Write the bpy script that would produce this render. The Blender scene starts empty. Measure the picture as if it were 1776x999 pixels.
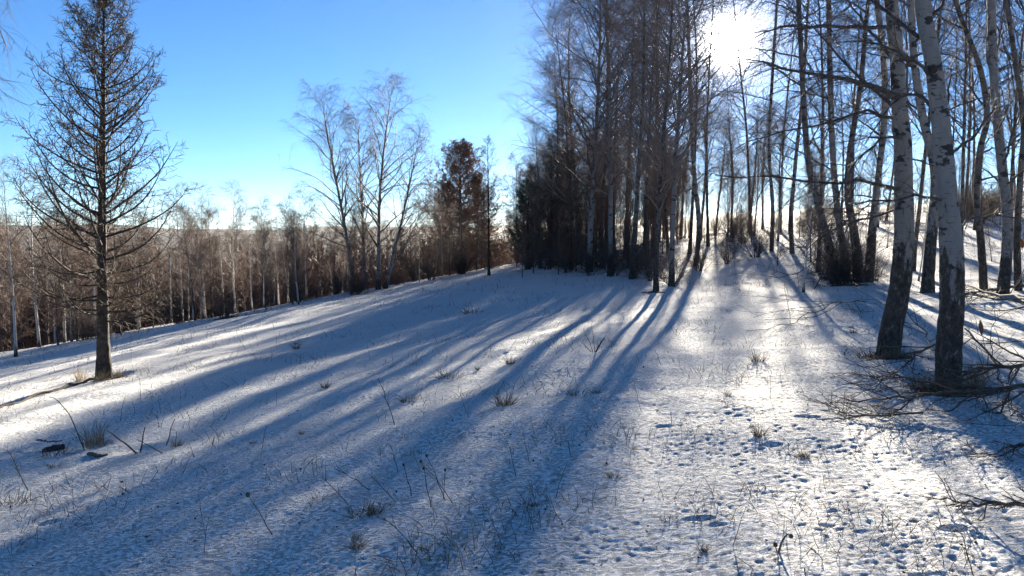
import bpy, math, random
import numpy as np
from mathutils import Vector, Matrix

rng = np.random.default_rng(7)
random.seed(7)
scene = bpy.context.scene
COL = scene.collection

# ------------------------------------------------------------------ camera
F = 1341.0                      # focal length in pixels of the 1776 x 999 photograph
PITCH = math.radians(4.25)
EYE = 1.62
cam_d = bpy.data.cameras.new('camera')
cam_d.sensor_width = 36.0
cam_d.lens = 36.0 * F / 1776.0
cam_d.clip_start = 0.05
cam_d.clip_end = 30000.0
cam = bpy.data.objects.new('camera', cam_d)
COL.objects.link(cam)
cam.location = (0, 0, EYE)
cam.rotation_euler = (math.pi / 2 - PITCH, 0, 0)
scene.camera = cam

# ------------------------------------------------------------------ sky and sun
SUN_EL = math.radians(12.9)
SUN_AZ = math.radians(15.3)     # to the right of the view direction (+Y)
S = Vector((math.sin(SUN_AZ) * math.cos(SUN_EL), math.cos(SUN_AZ) * math.cos(SUN_EL), math.sin(SUN_EL)))
world = bpy.data.worlds.new('World')
scene.world = world
world.use_nodes = True
wn, wl = world.node_tree.nodes, world.node_tree.links
wn.clear()
w_out = wn.new('ShaderNodeOutputWorld')
w_bg = wn.new('ShaderNodeBackground')
sky = wn.new('ShaderNodeTexSky')
sky.sky_type = 'NISHITA'
sky.sun_disc = False
sky.sun_elevation = SUN_EL
sky.sun_rotation = SUN_AZ
sky.altitude = 200
sky.air_density = 0.6
sky.dust_density = 0.0
sky.ozone_density = 3.5
hs = wn.new('ShaderNodeHueSaturation')
hs.inputs['Saturation'].default_value = 1.1
wl.new(sky.outputs[0], hs.inputs['Color'])
wl.new(hs.outputs[0], w_bg.inputs['Color'])
w_bg.inputs['Strength'].default_value = 0.0335
# sun disc and aureole painted into the sky, widened to imitate overexposure bloom
tc = wn.new('ShaderNodeTexCoord')
dot = wn.new('ShaderNodeVectorMath'); dot.operation = 'DOT_PRODUCT'
nrm = wn.new('ShaderNodeVectorMath'); nrm.operation = 'NORMALIZE'
wl.new(tc.outputs['Generated'], nrm.inputs[0])
wl.new(nrm.outputs[0], dot.inputs[0])
dot.inputs[1].default_value = S
acos = wn.new('ShaderNodeMath'); acos.operation = 'ARCCOSINE'
wl.new(dot.outputs['Value'], acos.inputs[0])
ramp = wn.new('ShaderNodeFloatCurve')
cv = ramp.mapping.curves[0]
# x = angle / 0.3 rad , y = strength/60
pts = [(0, 1.0), (0.045, 0.8), (0.072, 0.22), (0.095, 0.03), (0.135, 0.006), (0.30, 0.0008), (0.65, 0.0001), (1, 0)]
while len(cv.points) < len(pts):
    cv.points.new(0.5, 0.5)
for p, (a, b) in zip(cv.points, pts):
    p.location = (a, b)
    p.handle_type = 'AUTO_CLAMPED'
ramp.mapping.update()
m1 = wn.new('ShaderNodeMath'); m1.operation = 'DIVIDE'; m1.inputs[1].default_value = 0.3; m1.use_clamp = True
wl.new(acos.outputs[0], m1.inputs[0])
wl.new(m1.outputs[0], ramp.inputs['Value'])
m2 = wn.new('ShaderNodeMath'); m2.operation = 'MULTIPLY'; m2.inputs[1].default_value = 42.0
wl.new(ramp.outputs[0], m2.inputs[0])
bg2 = wn.new('ShaderNodeBackground')
bg2.inputs['Color'].default_value = (1.0, 0.97, 0.92, 1)
wl.new(m2.outputs[0], bg2.inputs['Strength'])
addw = wn.new('ShaderNodeAddShader')
wl.new(w_bg.outputs[0], addw.inputs[0]); wl.new(bg2.outputs[0], addw.inputs[1])
wl.new(addw.outputs[0], w_out.inputs['Surface'])

sun_d = bpy.data.lights.new('sun', 'SUN')
sun_d.energy = 5.0
sun_d.angle = math.radians(0.6)
sun_d.color = (1.0, 0.90, 0.74)
sun = bpy.data.objects.new('sun', sun_d)
sun.rotation_euler = S.to_track_quat('Z', 'Y').to_euler()
sun.location = S * 50
COL.objects.link(sun)

vs = scene.view_settings
vs.view_transform = 'Standard'
vs.look = 'None'
vs.gamma = 1.0
vs.use_curve_mapping = False
vs.exposure = 2.62
scene.cycles.max_bounces = 6
scene.cycles.diffuse_bounces = 3
scene.cycles.transparent_max_bounces = 8

# ------------------------------------------------------------------ numeric helpers
def softp(v, k=1.0):
    return np.logaddexp(0, v / k) * k

def sstep(a, b, v):
    t = np.clip((v - a) / (b - a), 0, 1)
    return t * t * (3 - 2 * t)

_perm = np.random.default_rng(11).integers(0, 2**31, 4096)
def _hash(i, j, seed):
    h = (i * 374761393 + j * 668265263 + seed * 144665) & 0x7fffffff
    h = (h ^ (h >> 13)) * 1274126177 & 0x7fffffff
    return (h ^ (h >> 16)) & 0xffffff
def vnoise(x, y, seed=0):
    """gradient noise, about -0.7..0.7"""
    xi = np.floor(x).astype(np.int64); yi = np.floor(y).astype(np.int64)
    xf = x - xi; yf = y - yi
    u = xf**3 * (xf * (xf * 6 - 15) + 10); v = yf**3 * (yf * (yf * 6 - 15) + 10)
    def g(a, b, dx, dy):
        ang = _hash(a, b, seed) * (2 * math.pi / 0xffffff)
        return np.cos(ang) * dx + np.sin(ang) * dy
    n00 = g(xi, yi, xf, yf); n10 = g(xi + 1, yi, xf - 1, yf)
    n01 = g(xi, yi + 1, xf, yf - 1); n11 = g(xi + 1, yi + 1, xf - 1, yf - 1)
    return (n00 * (1 - u) + n10 * u) * (1 - v) + (n01 * (1 - u) + n11 * u) * v

def height0(x, y):
    """large shape of the land"""
    x = np.asarray(x, float); y = np.asarray(y, float)
    xc = np.clip(x, -60, 60)
    z = 0.075 * xc - 0.025 * np.sqrt(xc * xc + 4) + 0.05
    b = 0.012 + 0.038 * sstep(-2, 11, x)
    b = b * sstep(-12, 0, x)
    z = z + .06 * softp(x - 9, 2.0) * sstep(12, 32, y)
    sp = softp(y - 16, 2.0)
    z = z + b * 20 * np.tanh(sp / 20)
    z = z - 0.09 * softp(y - 44, 3.0) * (1 - sstep(200, 260, y)) - 14.5 * sstep(190, 260, y)
    d = (x + 5) * -0.827 + (y - 24.5) * 0.562
    fall = np.minimum(softp(d - 1.0, 1.5), 420) * 0.085
    z = z - fall * (1 - 0.55 * sstep(5, 60, x))
    r = np.hypot(x, y)
    z = np.maximum(z, -34)
    z = z * (1 - 0 * r)
    # far hills
    ang = np.arctan2(x, y)
    hill = (62 + 14 * np.sin(ang * 9 + 1.3) + 9 * np.sin(ang * 23) + 6 * np.sin(ang * 51 + .6)) * sstep(2600, 5600, r)
    return z + hill

PITS = []
def height(x, y, fine=True):
    z = height0(x, y)
    x = np.asarray(x, float); y = np.asarray(y, float)
    r = np.hypot(x, y)
    near = 1 - sstep(60, 140, r)
    z = z + near * (0.10 * vnoise(x / 4.5, y / 4.5, 1) + 0.06 * vnoise(x / 1.7, y / 1.9, 2))
    z = z + 6 * vnoise(x / 90, y / 90, 9) * sstep(90, 300, r)
    return z

def snow_relief(x, y):
    r = np.hypot(x, y)
    # rougher crust on the right half, smoother drift on the left
    rough = 0.62 + 0.45 * sstep(-1.8, 1.4, x + 0.18 * (y - 5)) + 0.25 * vnoise(x / 1.3, y / 1.3, 21)
    fade = 1 - sstep(20, 45, r)
    wx = x + 0.03 * vnoise(x * 6, y * 6, 40); wy = y + 0.03 * vnoise(x * 6, y * 6, 41)
    a = np.abs(vnoise(wx / .23, wy / .13, 3)) * 2
    b = np.abs(vnoise(wx / .10, wy / .06, 4)) * 2
    c = vnoise(wx / .05, wy / .042, 5)
    md = np.clip(.75 + 1.1 * vnoise(x / .55 + 9, y / .45, 46) + .6 * vnoise(x / 2.1, y / 1.6, 47), .1, 1.5)
    p1 = np.clip(vnoise(wx / .07, wy / .036, 43) - .16, 0, 1); p2 = np.clip(vnoise(wx / .17, wy / .07, 44) - .24, 0, 1); p3 = np.clip(vnoise(wx / .04, wy / .026, 45) - .12, 0, 1)
    z = (0.003 * a + 0.004 * b + 0.004 * c - (.024 * p1 + .014 * p2 + .028 * p3) * md * .9) * rough * fade
    z += 0.02 * vnoise(x / .7, y / .5, 6) * fade
    z += 0.05 * np.clip(vnoise(x / 2.4 + 4, y / 1.2, 8) - .15, 0, 1) * fade
    for (px_, py_, rx, ry, dep) in PITS:
        q = ((x - px_) / rx) ** 2 + ((y - py_) / ry) ** 2
        z -= dep * np.exp(-q ** 1.5)
        z += dep * .12 * np.exp(-((np.sqrt(q) - 1.5) / .35) ** 2)
    return z

CP, SP = math.cos(PITCH), math.sin(PITCH)
def ray(px, py):
    u = (px - 888) / F; w = (499.5 - py) / F
    return np.array([u, CP + w * SP, -SP + w * CP])
def at(px, py, Y):
    d = ray(px, py)
    return np.array([0, 0, EYE]) + d * (Y / d[1])
def ground_hit(px, py):
    d = ray(px, py)
    t = np.arange(1.5, 90, 0.02)
    P = d[None] * t[:, None]
    gap = EYE + P[:, 2] - height(P[:, 0], P[:, 1])
    k = np.argmax(gap < 0)
    if gap[k] >= 0: k = int(2000)
    return np.array([P[k, 0], P[k, 1], float(height(P[k, 0], P[k, 1]))])
def gz(x, y):
    return float(height(x, y))

for (px, py, rx, ry, dep) in [(1215, 903, .07, .028, .035), (1245, 914, .04, .02, .02), (1400, 724, .09, .045, .04), (1340, 772, .06, .03, .03), (1150, 742, .06, .035, .025), (1655, 918, .06, .04, .03), (85, 905, .07, .04, .03)]:
    g = ground_hit(px, py)
    PITS.append((g[0], g[1], rx, ry, dep))

for (px, py, rr_, dep) in [(1645, 668, .36, .05), (1540, 612, .36, .05), (180, 655, .32, .05), (163, 772, .13, .03), (240, 781, .16, .03)]:
    g = ground_hit(px, py)
    PITS.append((g[0], g[1], rr_, rr_, dep))

# ------------------------------------------------------------------ mesh helpers
def make_mesh(name, V, Fc, mat, smooth=True, k=4):
    """V (n,3), Fc (m,k) numpy"""
    me = bpy.data.meshes.new(name)
    n, m = len(V), len(Fc)
    me.vertices.add(n)
    me.vertices.foreach_set('co', np.ascontiguousarray(V, dtype=np.float32).ravel())
    me.loops.add(m * k)
    me.loops.foreach_set('vertex_index', np.ascontiguousarray(Fc, dtype=np.int32).ravel())
    me.polygons.add(m)
    me.polygons.foreach_set('loop_start', np.arange(0, m * k, k, dtype=np.int32))
    try:
        me.polygons.foreach_set('loop_total', np.full(m, k, dtype=np.int32))
    except Exception:
        pass
    me.update(calc_edges=True)
    me.polygons.foreach_set('use_smooth', np.full(m, smooth, dtype=bool))
    me.materials.append(mat)
    me.validate()
    return me

def tubes(items):
    """items: list of (P[N,n,3], R[N,n], sides) -> V, F (quads)"""
    Vs, Fs, off = [], [], 0
    for P, R, s in items:
        if len(P) == 0: continue
        N, n, _ = P.shape
        T = np.empty_like(P)
        T[:, 1:-1] = P[:, 2:] - P[:, :-2]; T[:, 0] = P[:, 1] - P[:, 0]; T[:, -1] = P[:, -1] - P[:, -2]
        T /= np.linalg.norm(T, axis=2, keepdims=True) + 1e-9
        mean = P[:, -1] - P[:, 0]
        mean /= np.linalg.norm(mean, axis=1, keepdims=True) + 1e-9
        ref = np.where(np.abs(mean[:, 2:3]) > .75, np.array([[1., .13, 0]]), np.array([[0, .13, 1.]]))[:, None, :]
        U = np.cross(T, np.broadcast_to(ref, T.shape)); U /= np.linalg.norm(U, axis=2, keepdims=True) + 1e-9
        W = np.cross(T, U)
        a = np.arange(s) * 2 * math.pi / s
        ring = P[:, :, None, :] + R[:, :, None, None] * (np.cos(a)[None, None, :, None] * U[:, :, None, :] + np.sin(a)[None, None, :, None] * W[:, :, None, :])
        Vs.append(ring.reshape(-1, 3))
        base = (np.arange(N) * n * s)[:, None, None] + (np.arange(n - 1) * s)[None, :, None]
        j = np.arange(s)[None, None, :]; j2 = (np.arange(s) + 1)[None, None, :] % s
        f = np.stack([base + j, base + s + j, base + s + j2, base + j2], axis=-1).reshape(-1, 4)
        Fs.append(f + off); off += N * n * s
    return np.concatenate(Vs), np.concatenate(Fs)

def norm(v):
    return v / (np.linalg.norm(v, axis=-1, keepdims=True) + 1e-9)

def grow(S0, D, L, n, r, vb=lambda t: 0.0, wig=0.1):
    P = [S0]; d = norm(D); step = (L / (n - 1))[:, None]
    for k in range(1, n):
        t = k / (n - 1)
        d = d + wig * r.standard_normal(d.shape)
        d[:, 2] += vb(t)
        d = norm(d)
        P.append(P[-1] + d * step)
    return np.stack(P, axis=1)

def kids(P, R, count, t0, t1, a0, a1, r, flat=0.0, even=True):
    N, n, _ = P.shape
    idx = np.repeat(np.arange(N), count)
    if even:
        t = (np.tile(np.arange(count), N) + r.random(N * count)) / count
    else:
        t = r.random(N * count)
    t = t0 + (t1 - t0) * t
    q = np.clip(t * (n - 1), 0, n - 1.001); i = q.astype(int); fr = (q - i)[:, None]
    st = P[idx, i] * (1 - fr) + P[idx, i + 1] * fr
    tan = norm(P[idx, i + 1] - P[idx, i])
    rv = r.standard_normal(tan.shape)
    if flat: rv[:, :2] *= 1.0; 
    perp = np.cross(tan, rv)
    perp[:, 2] *= (1 - flat)
    perp = norm(perp)
    a = a0 + (a1 - a0) * r.random(N * count)
    D = tan * np.cos(a)[:, None] + perp * np.sin(a)[:, None]
    rad = R[idx, i] * (1 - fr[:, 0]) + R[idx, i + 1] * fr[:, 0]
    return st, D, idx, t, rad

def taper(r0, r1, n, p=1.0):
    t = np.linspace(0, 1, n)[None, :]
    return r0[:, None] * (1 - t) ** p + r1 * (1 - (1 - t) ** p)

# ------------------------------------------------------------------ materials
def new_mat(name):
    m = bpy.data.materials.new(name); m.use_nodes = True
    nt = m.node_tree; nt.nodes.clear()
    out = nt.nodes.new('ShaderNodeOutputMaterial'); b = nt.nodes.new('ShaderNodeBsdfPrincipled')
    nt.links.new(b.outputs[0], out.inputs[0])
    b.inputs['Roughness'].default_value = 0.85
    if 'Specular IOR Level' in b.inputs: b.inputs['Specular IOR Level'].default_value = 0.25
    return m, nt, b

def nnoise(nt, vec, scale, detail=4, rough=.55):
    n = nt.nodes.new('ShaderNodeTexNoise'); n.inputs['Scale'].default_value = scale
    n.inputs['Detail'].default_value = detail; n.inputs['Roughness'].default_value = rough
    if vec: nt.links.new(vec, n.inputs['Vector'])
    return n
def nmap(nt, src, sc):
    m = nt.nodes.new('ShaderNodeMapping'); m.inputs['Scale'].default_value = sc
    nt.links.new(src, m.inputs['Vector']); return m.outputs[0]
def nramp(nt, fac, stops):
    r = nt.nodes.new('ShaderNodeValToRGB'); e = r.color_ramp.elements
    while len(e) < len(stops): e.new(.5)
    for el, (p, c) in zip(e, stops):
        el.position = p; el.color = (c[0], c[1], c[2], 1) if not isinstance(c, (int, float)) else (c, c, c, 1)
    nt.links.new(fac, r.inputs[0]); return r.outputs[0]
def nmix(nt, fac, a, b):
    m = nt.nodes.new('ShaderNodeMix'); m.data_type = 'RGBA'
    nt.links.new(fac, m.inputs[0])
    for s, v in ((m.inputs[6], a), (m.inputs[7], b)):
        if isinstance(v, tuple): s.default_value = (v[0], v[1], v[2], 1)
        else: nt.links.new(v, s)
    return m.outputs[2]
def nbump(nt, b, h, strength, dist):
    u = nt.nodes.new('ShaderNodeBump'); u.inputs['Strength'].default_value = strength; u.inputs['Distance'].default_value = dist
    nt.links.new(h, u.inputs['Height']); nt.links.new(u.outputs[0], b.inputs['Normal'])

def mat_plain(name, c1, c2, scale=8, rough=.85, bump=.4):
    m, nt, b = new_mat(name)
    t = nt.nodes.new('ShaderNodeTexCoord')
    n = nnoise(nt, t.outputs['Object'], scale, 5)
    nt.links.new(nramp(nt, n.outputs['Fac'], [(.35, c1), (.65, c2)]), b.inputs['Base Color'])
    b.inputs['Roughness'].default_value = rough
    if bump:
        nbump(nt, b, n.outputs['Fac'], bump, .01)
    return m

def mat_birch(name, dark_h, darkness=.5, tint=(.56, .54, .52)):
    """white bark with black patches and lenticels; rough black bark low down to about dark_h metres"""
    m, nt, b = new_mat(name)
    t = nt.nodes.new('ShaderNodeTexCoord'); o = t.outputs['Object']
    white = nramp(nt, nnoise(nt, nmap(nt, o, (3, 3, 1.2)), 4, 5).outputs['Fac'],
                  [(.3, tuple(.72 * c for c in tint)), (.7, tint)])
    dash = nnoise(nt, nmap(nt, o, (6, 6, 46)), 1.6, 3, .6)
    dm = nramp(nt, dash.outputs['Fac'], [(.60, 0), (.66, 1)])
    patch = nnoise(nt, nmap(nt, o, (3.4, 3.4, 5.4)), 1.4, 4, .62)
    lo = .66 - .12 * darkness
    pm = nramp(nt, patch.outputs['Fac'], [(lo, 0), (lo + .035, 1)])
    c1 = nmix(nt, dm, white, (.09, .08, .075))
    c2 = nmix(nt, pm, c1, (.035, .03, .028))
    # base
    sep = nt.nodes.new('ShaderNodeSeparateXYZ'); nt.links.new(o, sep.inputs[0])
    bn = nnoise(nt, nmap(nt, o, (9, 9, 2.2)), 1.6, 5, .65)
    ma = nt.nodes.new('ShaderNodeMath'); ma.operation = 'MULTIPLY_ADD'
    nt.links.new(bn.outputs['Fac'], ma.inputs[0]); ma.inputs[1].default_value = -2.6 * dark_h * .8 - .4; nt.links.new(sep.outputs[2], ma.inputs[2])
    mr = nt.nodes.new('ShaderNodeMapRange'); nt.links.new(ma.outputs[0], mr.inputs[0])
    mid = -(2.6 * dark_h * .8 + .4) * .5 + dark_h
    mr.inputs[1].default_value = mid - .12; mr.inputs[2].default_value = mid + .12; mr.inputs[3].default_value = 1; mr.inputs[4].default_value = 0
    dark = nramp(nt, nnoise(nt, nmap(nt, o, (17, 17, 9)), 1.5, 6, .75).outputs['Fac'], [(.38, (.02, .017, .015)), (.57, (.065, .055, .047)), (.70, (.24, .215, .19))])
    c3 = nmix(nt, mr.outputs[0], c2, dark)
    nt.links.new(c3, b.inputs['Base Color'])
    h = nnoise(nt, nmap(nt, o, (14, 14, 8)), 2.0, 6, .7)
    nbump(nt, b, h.outputs['Fac'], .7, .015)
    b.inputs['Roughness'].default_value = .8
    return m

M = {}
M['birch'] = mat_birch('birch_bark', .7, .75, (.22, .20, .185))
M['birch_pale'] = mat_birch('pale_birch_bark', .25, .35, (.5, .47, .43))
M['birch_near'] = mat_birch('near_birch_bark', 1.05, .85, (.22, .208, .196))
M['birch_rough'] = mat_birch('rough_birch_bark', 1.15, .95, (.24, .215, .19))
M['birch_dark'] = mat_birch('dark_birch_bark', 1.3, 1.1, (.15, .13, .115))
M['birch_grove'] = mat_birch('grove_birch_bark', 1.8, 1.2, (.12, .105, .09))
M['twig'] = mat_plain('birch_twig', (.055, .042, .036), (.10, .075, .062), 3, .7, 0)
M['twig_brown'] = mat_plain('brown_twig', (.095, .056, .04), (.17, .105, .075), 3, .75, 0)
M['twig_pale'] = mat_plain('pale_twig', (.14, .11, .09), (.23, .18, .14), 3, .7, 0)
M['twig_grey'] = mat_plain('grey_birch_twig', (.12, .09, .075), (.24, .185, .15), 2, .7, 0)
M['limb'] = mat_plain('birch_limb', (.035, .028, .025), (.10, .085, .075), 14, .85, .3)
M['larch_bark'] = mat_plain('larch_bark', (.022, .018, .015), (.07, .054, .043), 18, .9, .9)
M['larch_twig'] = mat_plain('larch_twig', (.05, .038, .028), (.11, .08, .055), 6, .85, 0)
M['larch_rust'] = mat_plain('rusty_larch_twig', (.14, .082, .052), (.23, .135, .085), 6, .85, 0)
M['needle'] = mat_plain('pine_needle', (.02, .045, .022), (.05, .085, .035), 5, .6, 0)
M['dead'] = mat_plain('dead_stem', (.06, .045, .035), (.13, .10, .075), 12, .9, 0)
M['straw'] = mat_plain('dry_grass', (.20, .15, .085), (.36, .28, .17), 7, .85, 0)
M['straw_dark'] = mat_plain('dark_dry_grass', (.09, .07, .045), (.19, .145, .09), 7, .85, 0)
M['leaf'] = mat_plain('dead_leaf', (.16, .05, .025), (.28, .10, .04), 20, .7, 0)
M['litter'] = mat_plain('leaf_litter', (.045, .03, .02), (.16, .10, .055), 25, .95, 1.)

def mat_snow():
    m, nt, b = new_mat('snow')
    t = nt.nodes.new('ShaderNodeTexCoord'); o = t.outputs['Object']
    n1 = nnoise(nt, nmap(nt, o, (1, 1.3, 1)), 1.1, 6, .6)
    c = nramp(nt, n1.outputs['Fac'], [(.3, (.82, .81, .79)), (.7, (.89, .88, .855))])
    # bits of litter and thin grass showing through the crust
    n2 = nnoise(nt, nmap(nt, o, (1, 1.9, 1)), 17, 3, .6)
    n3 = nnoise(nt, o, .55, 3, .6)
    mul = nt.nodes.new('ShaderNodeMath'); mul.operation = 'MULTIPLY_ADD'
    nt.links.new(n3.outputs['Fac'], mul.inputs[0]); mul.inputs[1].default_value = .35; nt.links.new(n2.outputs['Fac'], mul.inputs[2])
    sm = nramp(nt, mul.outputs[0], [(.80, 0), (.88, .75)])
    n5 = nnoise(nt, nmap(nt, o, (1, 1.4, 1)), 46, 2, .5)
    sm2 = nramp(nt, n5.outputs['Fac'], [(.70, 0), (.76, .7)])
    c1 = nmix(nt, sm2, c, (.28, .24, .20))
    c2 = nmix(nt, sm, c1, (.30, .24, .18))
    # far valley: brown woods with snowy openings
    ge = nt.nodes.new('ShaderNodeNewGeometry')
    ln = nt.nodes.new('ShaderNodeVectorMath'); ln.operation = 'LENGTH'; nt.links.new(ge.outputs['Position'], ln.inputs[0])
    mr = nt.nodes.new('ShaderNodeMapRange'); nt.links.new(ln.outputs['Value'], mr.inputs[0])
    mr.inputs[1].default_value = 50; mr.inputs[2].default_value = 130
    n4 = nnoise(nt, nmap(nt, o, (.004, .0011, .004)), 1.0, 6, .6)
    far = nramp(nt, n4.outputs['Fac'], [(.52, (.05, .042, .038)), (.60, (.08, .068, .06)), (.70, (.30, .30, .31))])
    c3 = nmix(nt, mr.outputs[0], c2, far)
    nt.links.new(c3, b.inputs['Base Color'])
    b.inputs['Roughness'].default_value = .9
    b.inputs['Specular IOR Level'].default_value = .08
    b.inputs['Subsurface Weight'].default_value = 0.0
    h1 = nnoise(nt, nmap(nt, o, (1, 1.7, 1)), 20, 7, .72)
    h2 = nnoise(nt, nmap(nt, o, (1, 1.7, 1)), 9, 3, .5)
    ad = nt.nodes.new('ShaderNodeMath'); ad.operation = 'MULTIPLY_ADD'
    nt.links.new(h2.outputs['Fac'], ad.inputs[0]); ad.inputs[1].default_value = .9; nt.links.new(h1.outputs['Fac'], ad.inputs[2])
    pit = nramp(nt, nnoise(nt, nmap(nt, o, (1, 1.9, 1)), 31, 4, .65).outputs['Fac'], [(.50, 1.0), (.70, 0.0)])
    ad2 = nt.nodes.new('ShaderNodeMath'); ad2.operation = 'MULTIPLY_ADD'
    nt.links.new(ad.outputs[0], ad2.inputs[0]); ad2.inputs[1].default_value = .32; nt.links.new(pit, ad2.inputs[2])
    nbump(nt, b, ad2.outputs[0], 1.0, .042)
    return m
M['snow'] = mat_snow()

# ------------------------------------------------------------------ objects helpers
def tag(o, label=None, cat=None, group=None, kind=None):
    if label: o['label'] = label
    if cat: o['category'] = cat
    if group: o['group'] = group
    if kind: o['kind'] = kind
    return o
def link(name, me, parent=None):
    o = bpy.data.objects.new(name, me); COL.objects.link(o)
    if parent: o.parent = parent
    return o
def empty(name, loc, rz=0):
    e = bpy.data.objects.new(name, None); COL.objects.link(e)
    e.location = loc; e.rotation_euler = (0, 0, rz); e.empty_display_size = .3
    return e
def copy_tree(src):
    c = src.copy(); COL.objects.link(c)
    for ch in src.children:
        d = ch.copy(); COL.objects.link(d); d.parent = c
    return c

# ------------------------------------------------------------------ the ground: one sheet to the horizon
def build_ground():
    az = np.concatenate([np.linspace(-180, -43, 60, endpoint=False), np.linspace(-43, 40, 760), np.linspace(40, 180, 60)[1:]])
    az = np.radians(az[:-1])
    rad = np.concatenate([np.geomspace(.4, 2.9, 12, endpoint=False), np.geomspace(2.9, 50, 760, endpoint=False), np.geomspace(50, 9000, 110)])
    A, R = np.meshgrid(az, rad)
    X = R * np.sin(A); Y = R * np.cos(A)
    Z = height(X, Y) + snow_relief(X, Y)
    nr, na = X.shape
    V = np.stack([X, Y, Z], -1).reshape(-1, 3)
    V = np.concatenate([V, [[0, 0, float(Z[0].mean())]]])
    i = np.arange(nr - 1)[:, None] * na; j = np.arange(na)[None]; j2 = (j + 1) % na
    Fc = np.stack([i + j, i + j2, i + na + j2, i + na + j], -1).reshape(-1, 4)
    me = make_mesh('snowy_ground', V[:-1], Fc, M['snow'])
    o = link('snow_ground', me)
    tag(o, 'snow covered hillside clearing with crusted surface', None, None, 'structure')
build_ground()

# ------------------------------------------------------------------ tree makers (local coordinates, base at the origin)
def trunk_line(H, r0, n, r, lean=(0, 0), bow=.03, wander=.012):
    t = np.linspace(0, 1, n)
    ph = r.random(2) * 6.28
    x = lean[0] * H * t + bow * H * np.sin(t * 3.0 + ph[0]) * t + np.cumsum(r.standard_normal(n)) * wander * H / n
    y = lean[1] * H * t + bow * H * np.sin(t * 2.6 + ph[1]) * t + np.cumsum(r.standard_normal(n)) * wander * H / n
    P = np.stack([x - x[0], y - y[0], t * H], -1)[None]
    R = r0 * ((1 - t) ** .85 * .96 + .04) * (1 + .55 * np.exp(-t * H / .28))
    return P, R[None]

def birch_parts(H, r0, seed, limbs=44, l2=9, l3=8, t0=.2, spread=.30, droop=.22, lean=(0, 0), twig_r=.0032, up=(.5, 1.0), twig_len=.55):
    r = np.random.default_rng(seed)
    P, R = trunk_line(H, r0, 22, r, lean)
    P[0, 0, 2] -= .15
    st, D, idx, t, rad = kids(P, R, limbs, t0, .985, up[0], up[1], r)
    q = (t - t0) / (1 - t0)
    L = H * spread * (.30 + .95 * np.sin(np.clip(q * 2.3 + .45, 0, math.pi)) ** 1.2) * (.7 + .6 * r.random(len(t))) * (1 - .55 * q)
    PL = grow(st, D, L, 9, r, lambda s: .05 - .16 * s * s, .11)
    r1 = np.minimum(rad * .5, .006 + L * .0095)
    RL = taper(r1, .003, 9, .9)
    s2, D2, i2, t2, rad2 = kids(PL, RL, l2, .15, 1.0, .45, .95, r)
    L2 = L[i2] * (.22 + .28 * r.random(len(i2))) * (1.15 - .55 * t2) + .12
    P2 = grow(s2, D2, L2, 6, r, lambda s: .02 - droop * .8 * s, .14)
    R2 = taper(np.minimum(rad2 * .7, .008), .0022, 6)
    s3, D3, i3, t3, rad3 = kids(P2, R2, l3, .1, 1.0, .35, 1.0, r)
    L3 = twig_len * (.35 + .75 * r.random(len(i3)))
    P3 = grow(s3, D3, L3, 4, r, lambda s: -droop * 1.7 * s, .16)
    R3 = taper(np.full(len(i3), twig_r), twig_r * .45, 4)
    return P, R, PL, RL, P2, R2, i2, P3, R3, i3

def birch(H=10, r0=.1, seed=1, bark='birch', twig='twig', name='birch_tree', side=8, **k):
    P, R, PL, RL, P2, R2, i2, P3, R3, i3 = birch_parts(H, r0, seed, **k)
    e = empty(name, (0, 0, 0))
    V, Fc = tubes([(P, R, side)]); link('trunk', make_mesh(name + '_trunk', V, Fc, M[bark]), e)
    V, Fc = tubes([(PL, RL, 4), (P2, R2, 3), (P3, R3, 3)])
    link('crown', make_mesh(name + '_crown', V, Fc, M[twig]), e)
    return e

def larch_parts(H, r0, seed, limbs=80, l2=12, l3=4, t0=.12, reach=.27, jc=1.0, lean=(0, 0)):
    r = np.random.default_rng(seed)
    P, R = trunk_line(H, r0, 20, r, lean, .006, .004)
    P[0, 0, 2] -= .15
    t = t0 + (.97 - t0) * (np.arange(limbs) + r.random(limbs)) / limbs
    az = np.arange(limbs) * 2.399 + r.standard_normal(limbs) * .35
    q = t * 19; i = np.clip(q.astype(int), 0, 18); fr = (q - i)[:, None]
    st = P[0, i] * (1 - fr) + P[0, i + 1] * fr
    el = np.where(t < .3, -.12, .05 + .55 * t) + .12 * r.standard_normal(limbs)
    D = np.stack([np.cos(az) * np.cos(el), np.sin(az) * np.cos(el), np.sin(el)], -1)
    env = reach * H * (1 - t) ** .8 * np.where(t < .26, .62, 1.0) + .03 * H
    L = env * (.75 + .5 * r.random(limbs)) * 1.25
    curl = jc
    PL = grow(st, D, L, 11, r, lambda s: curl * (.03 + .17 * s), .05)
    rad = R[0, i]
    r1 = np.minimum(rad * .42, .007 + L * .0085)
    RL = taper(r1, .003, 11, .9)
    s2, D2, i2, t2, rad2 = kids(PL, RL, l2, .1, .99, .7, 1.25, r)
    L2 = (.10 + .24 * L[i2]) * (.4 + .8 * r.random(len(i2))) * (1.15 - .6 * t2)
    P2 = grow(s2, D2, L2, 5, r, lambda s: .10, .12)
    R2 = taper(np.minimum(rad2 * .6, .0055), .0026, 5)
    s3, D3, i3, t3, rad3 = kids(P2, R2, l3, .1, 1.0, .6, 1.2, r)
    L3 = (.035 + .11 * r.random(len(i3)))
    P3 = grow(s3, D3, L3, 3, r, lambda s: .05, .2)
    R3 = np.tile(np.array([[.0034, .0045, .002]]), (len(i3), 1))
    return P, R, PL, RL, P2, R2, i2, P3, R3, i3

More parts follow.
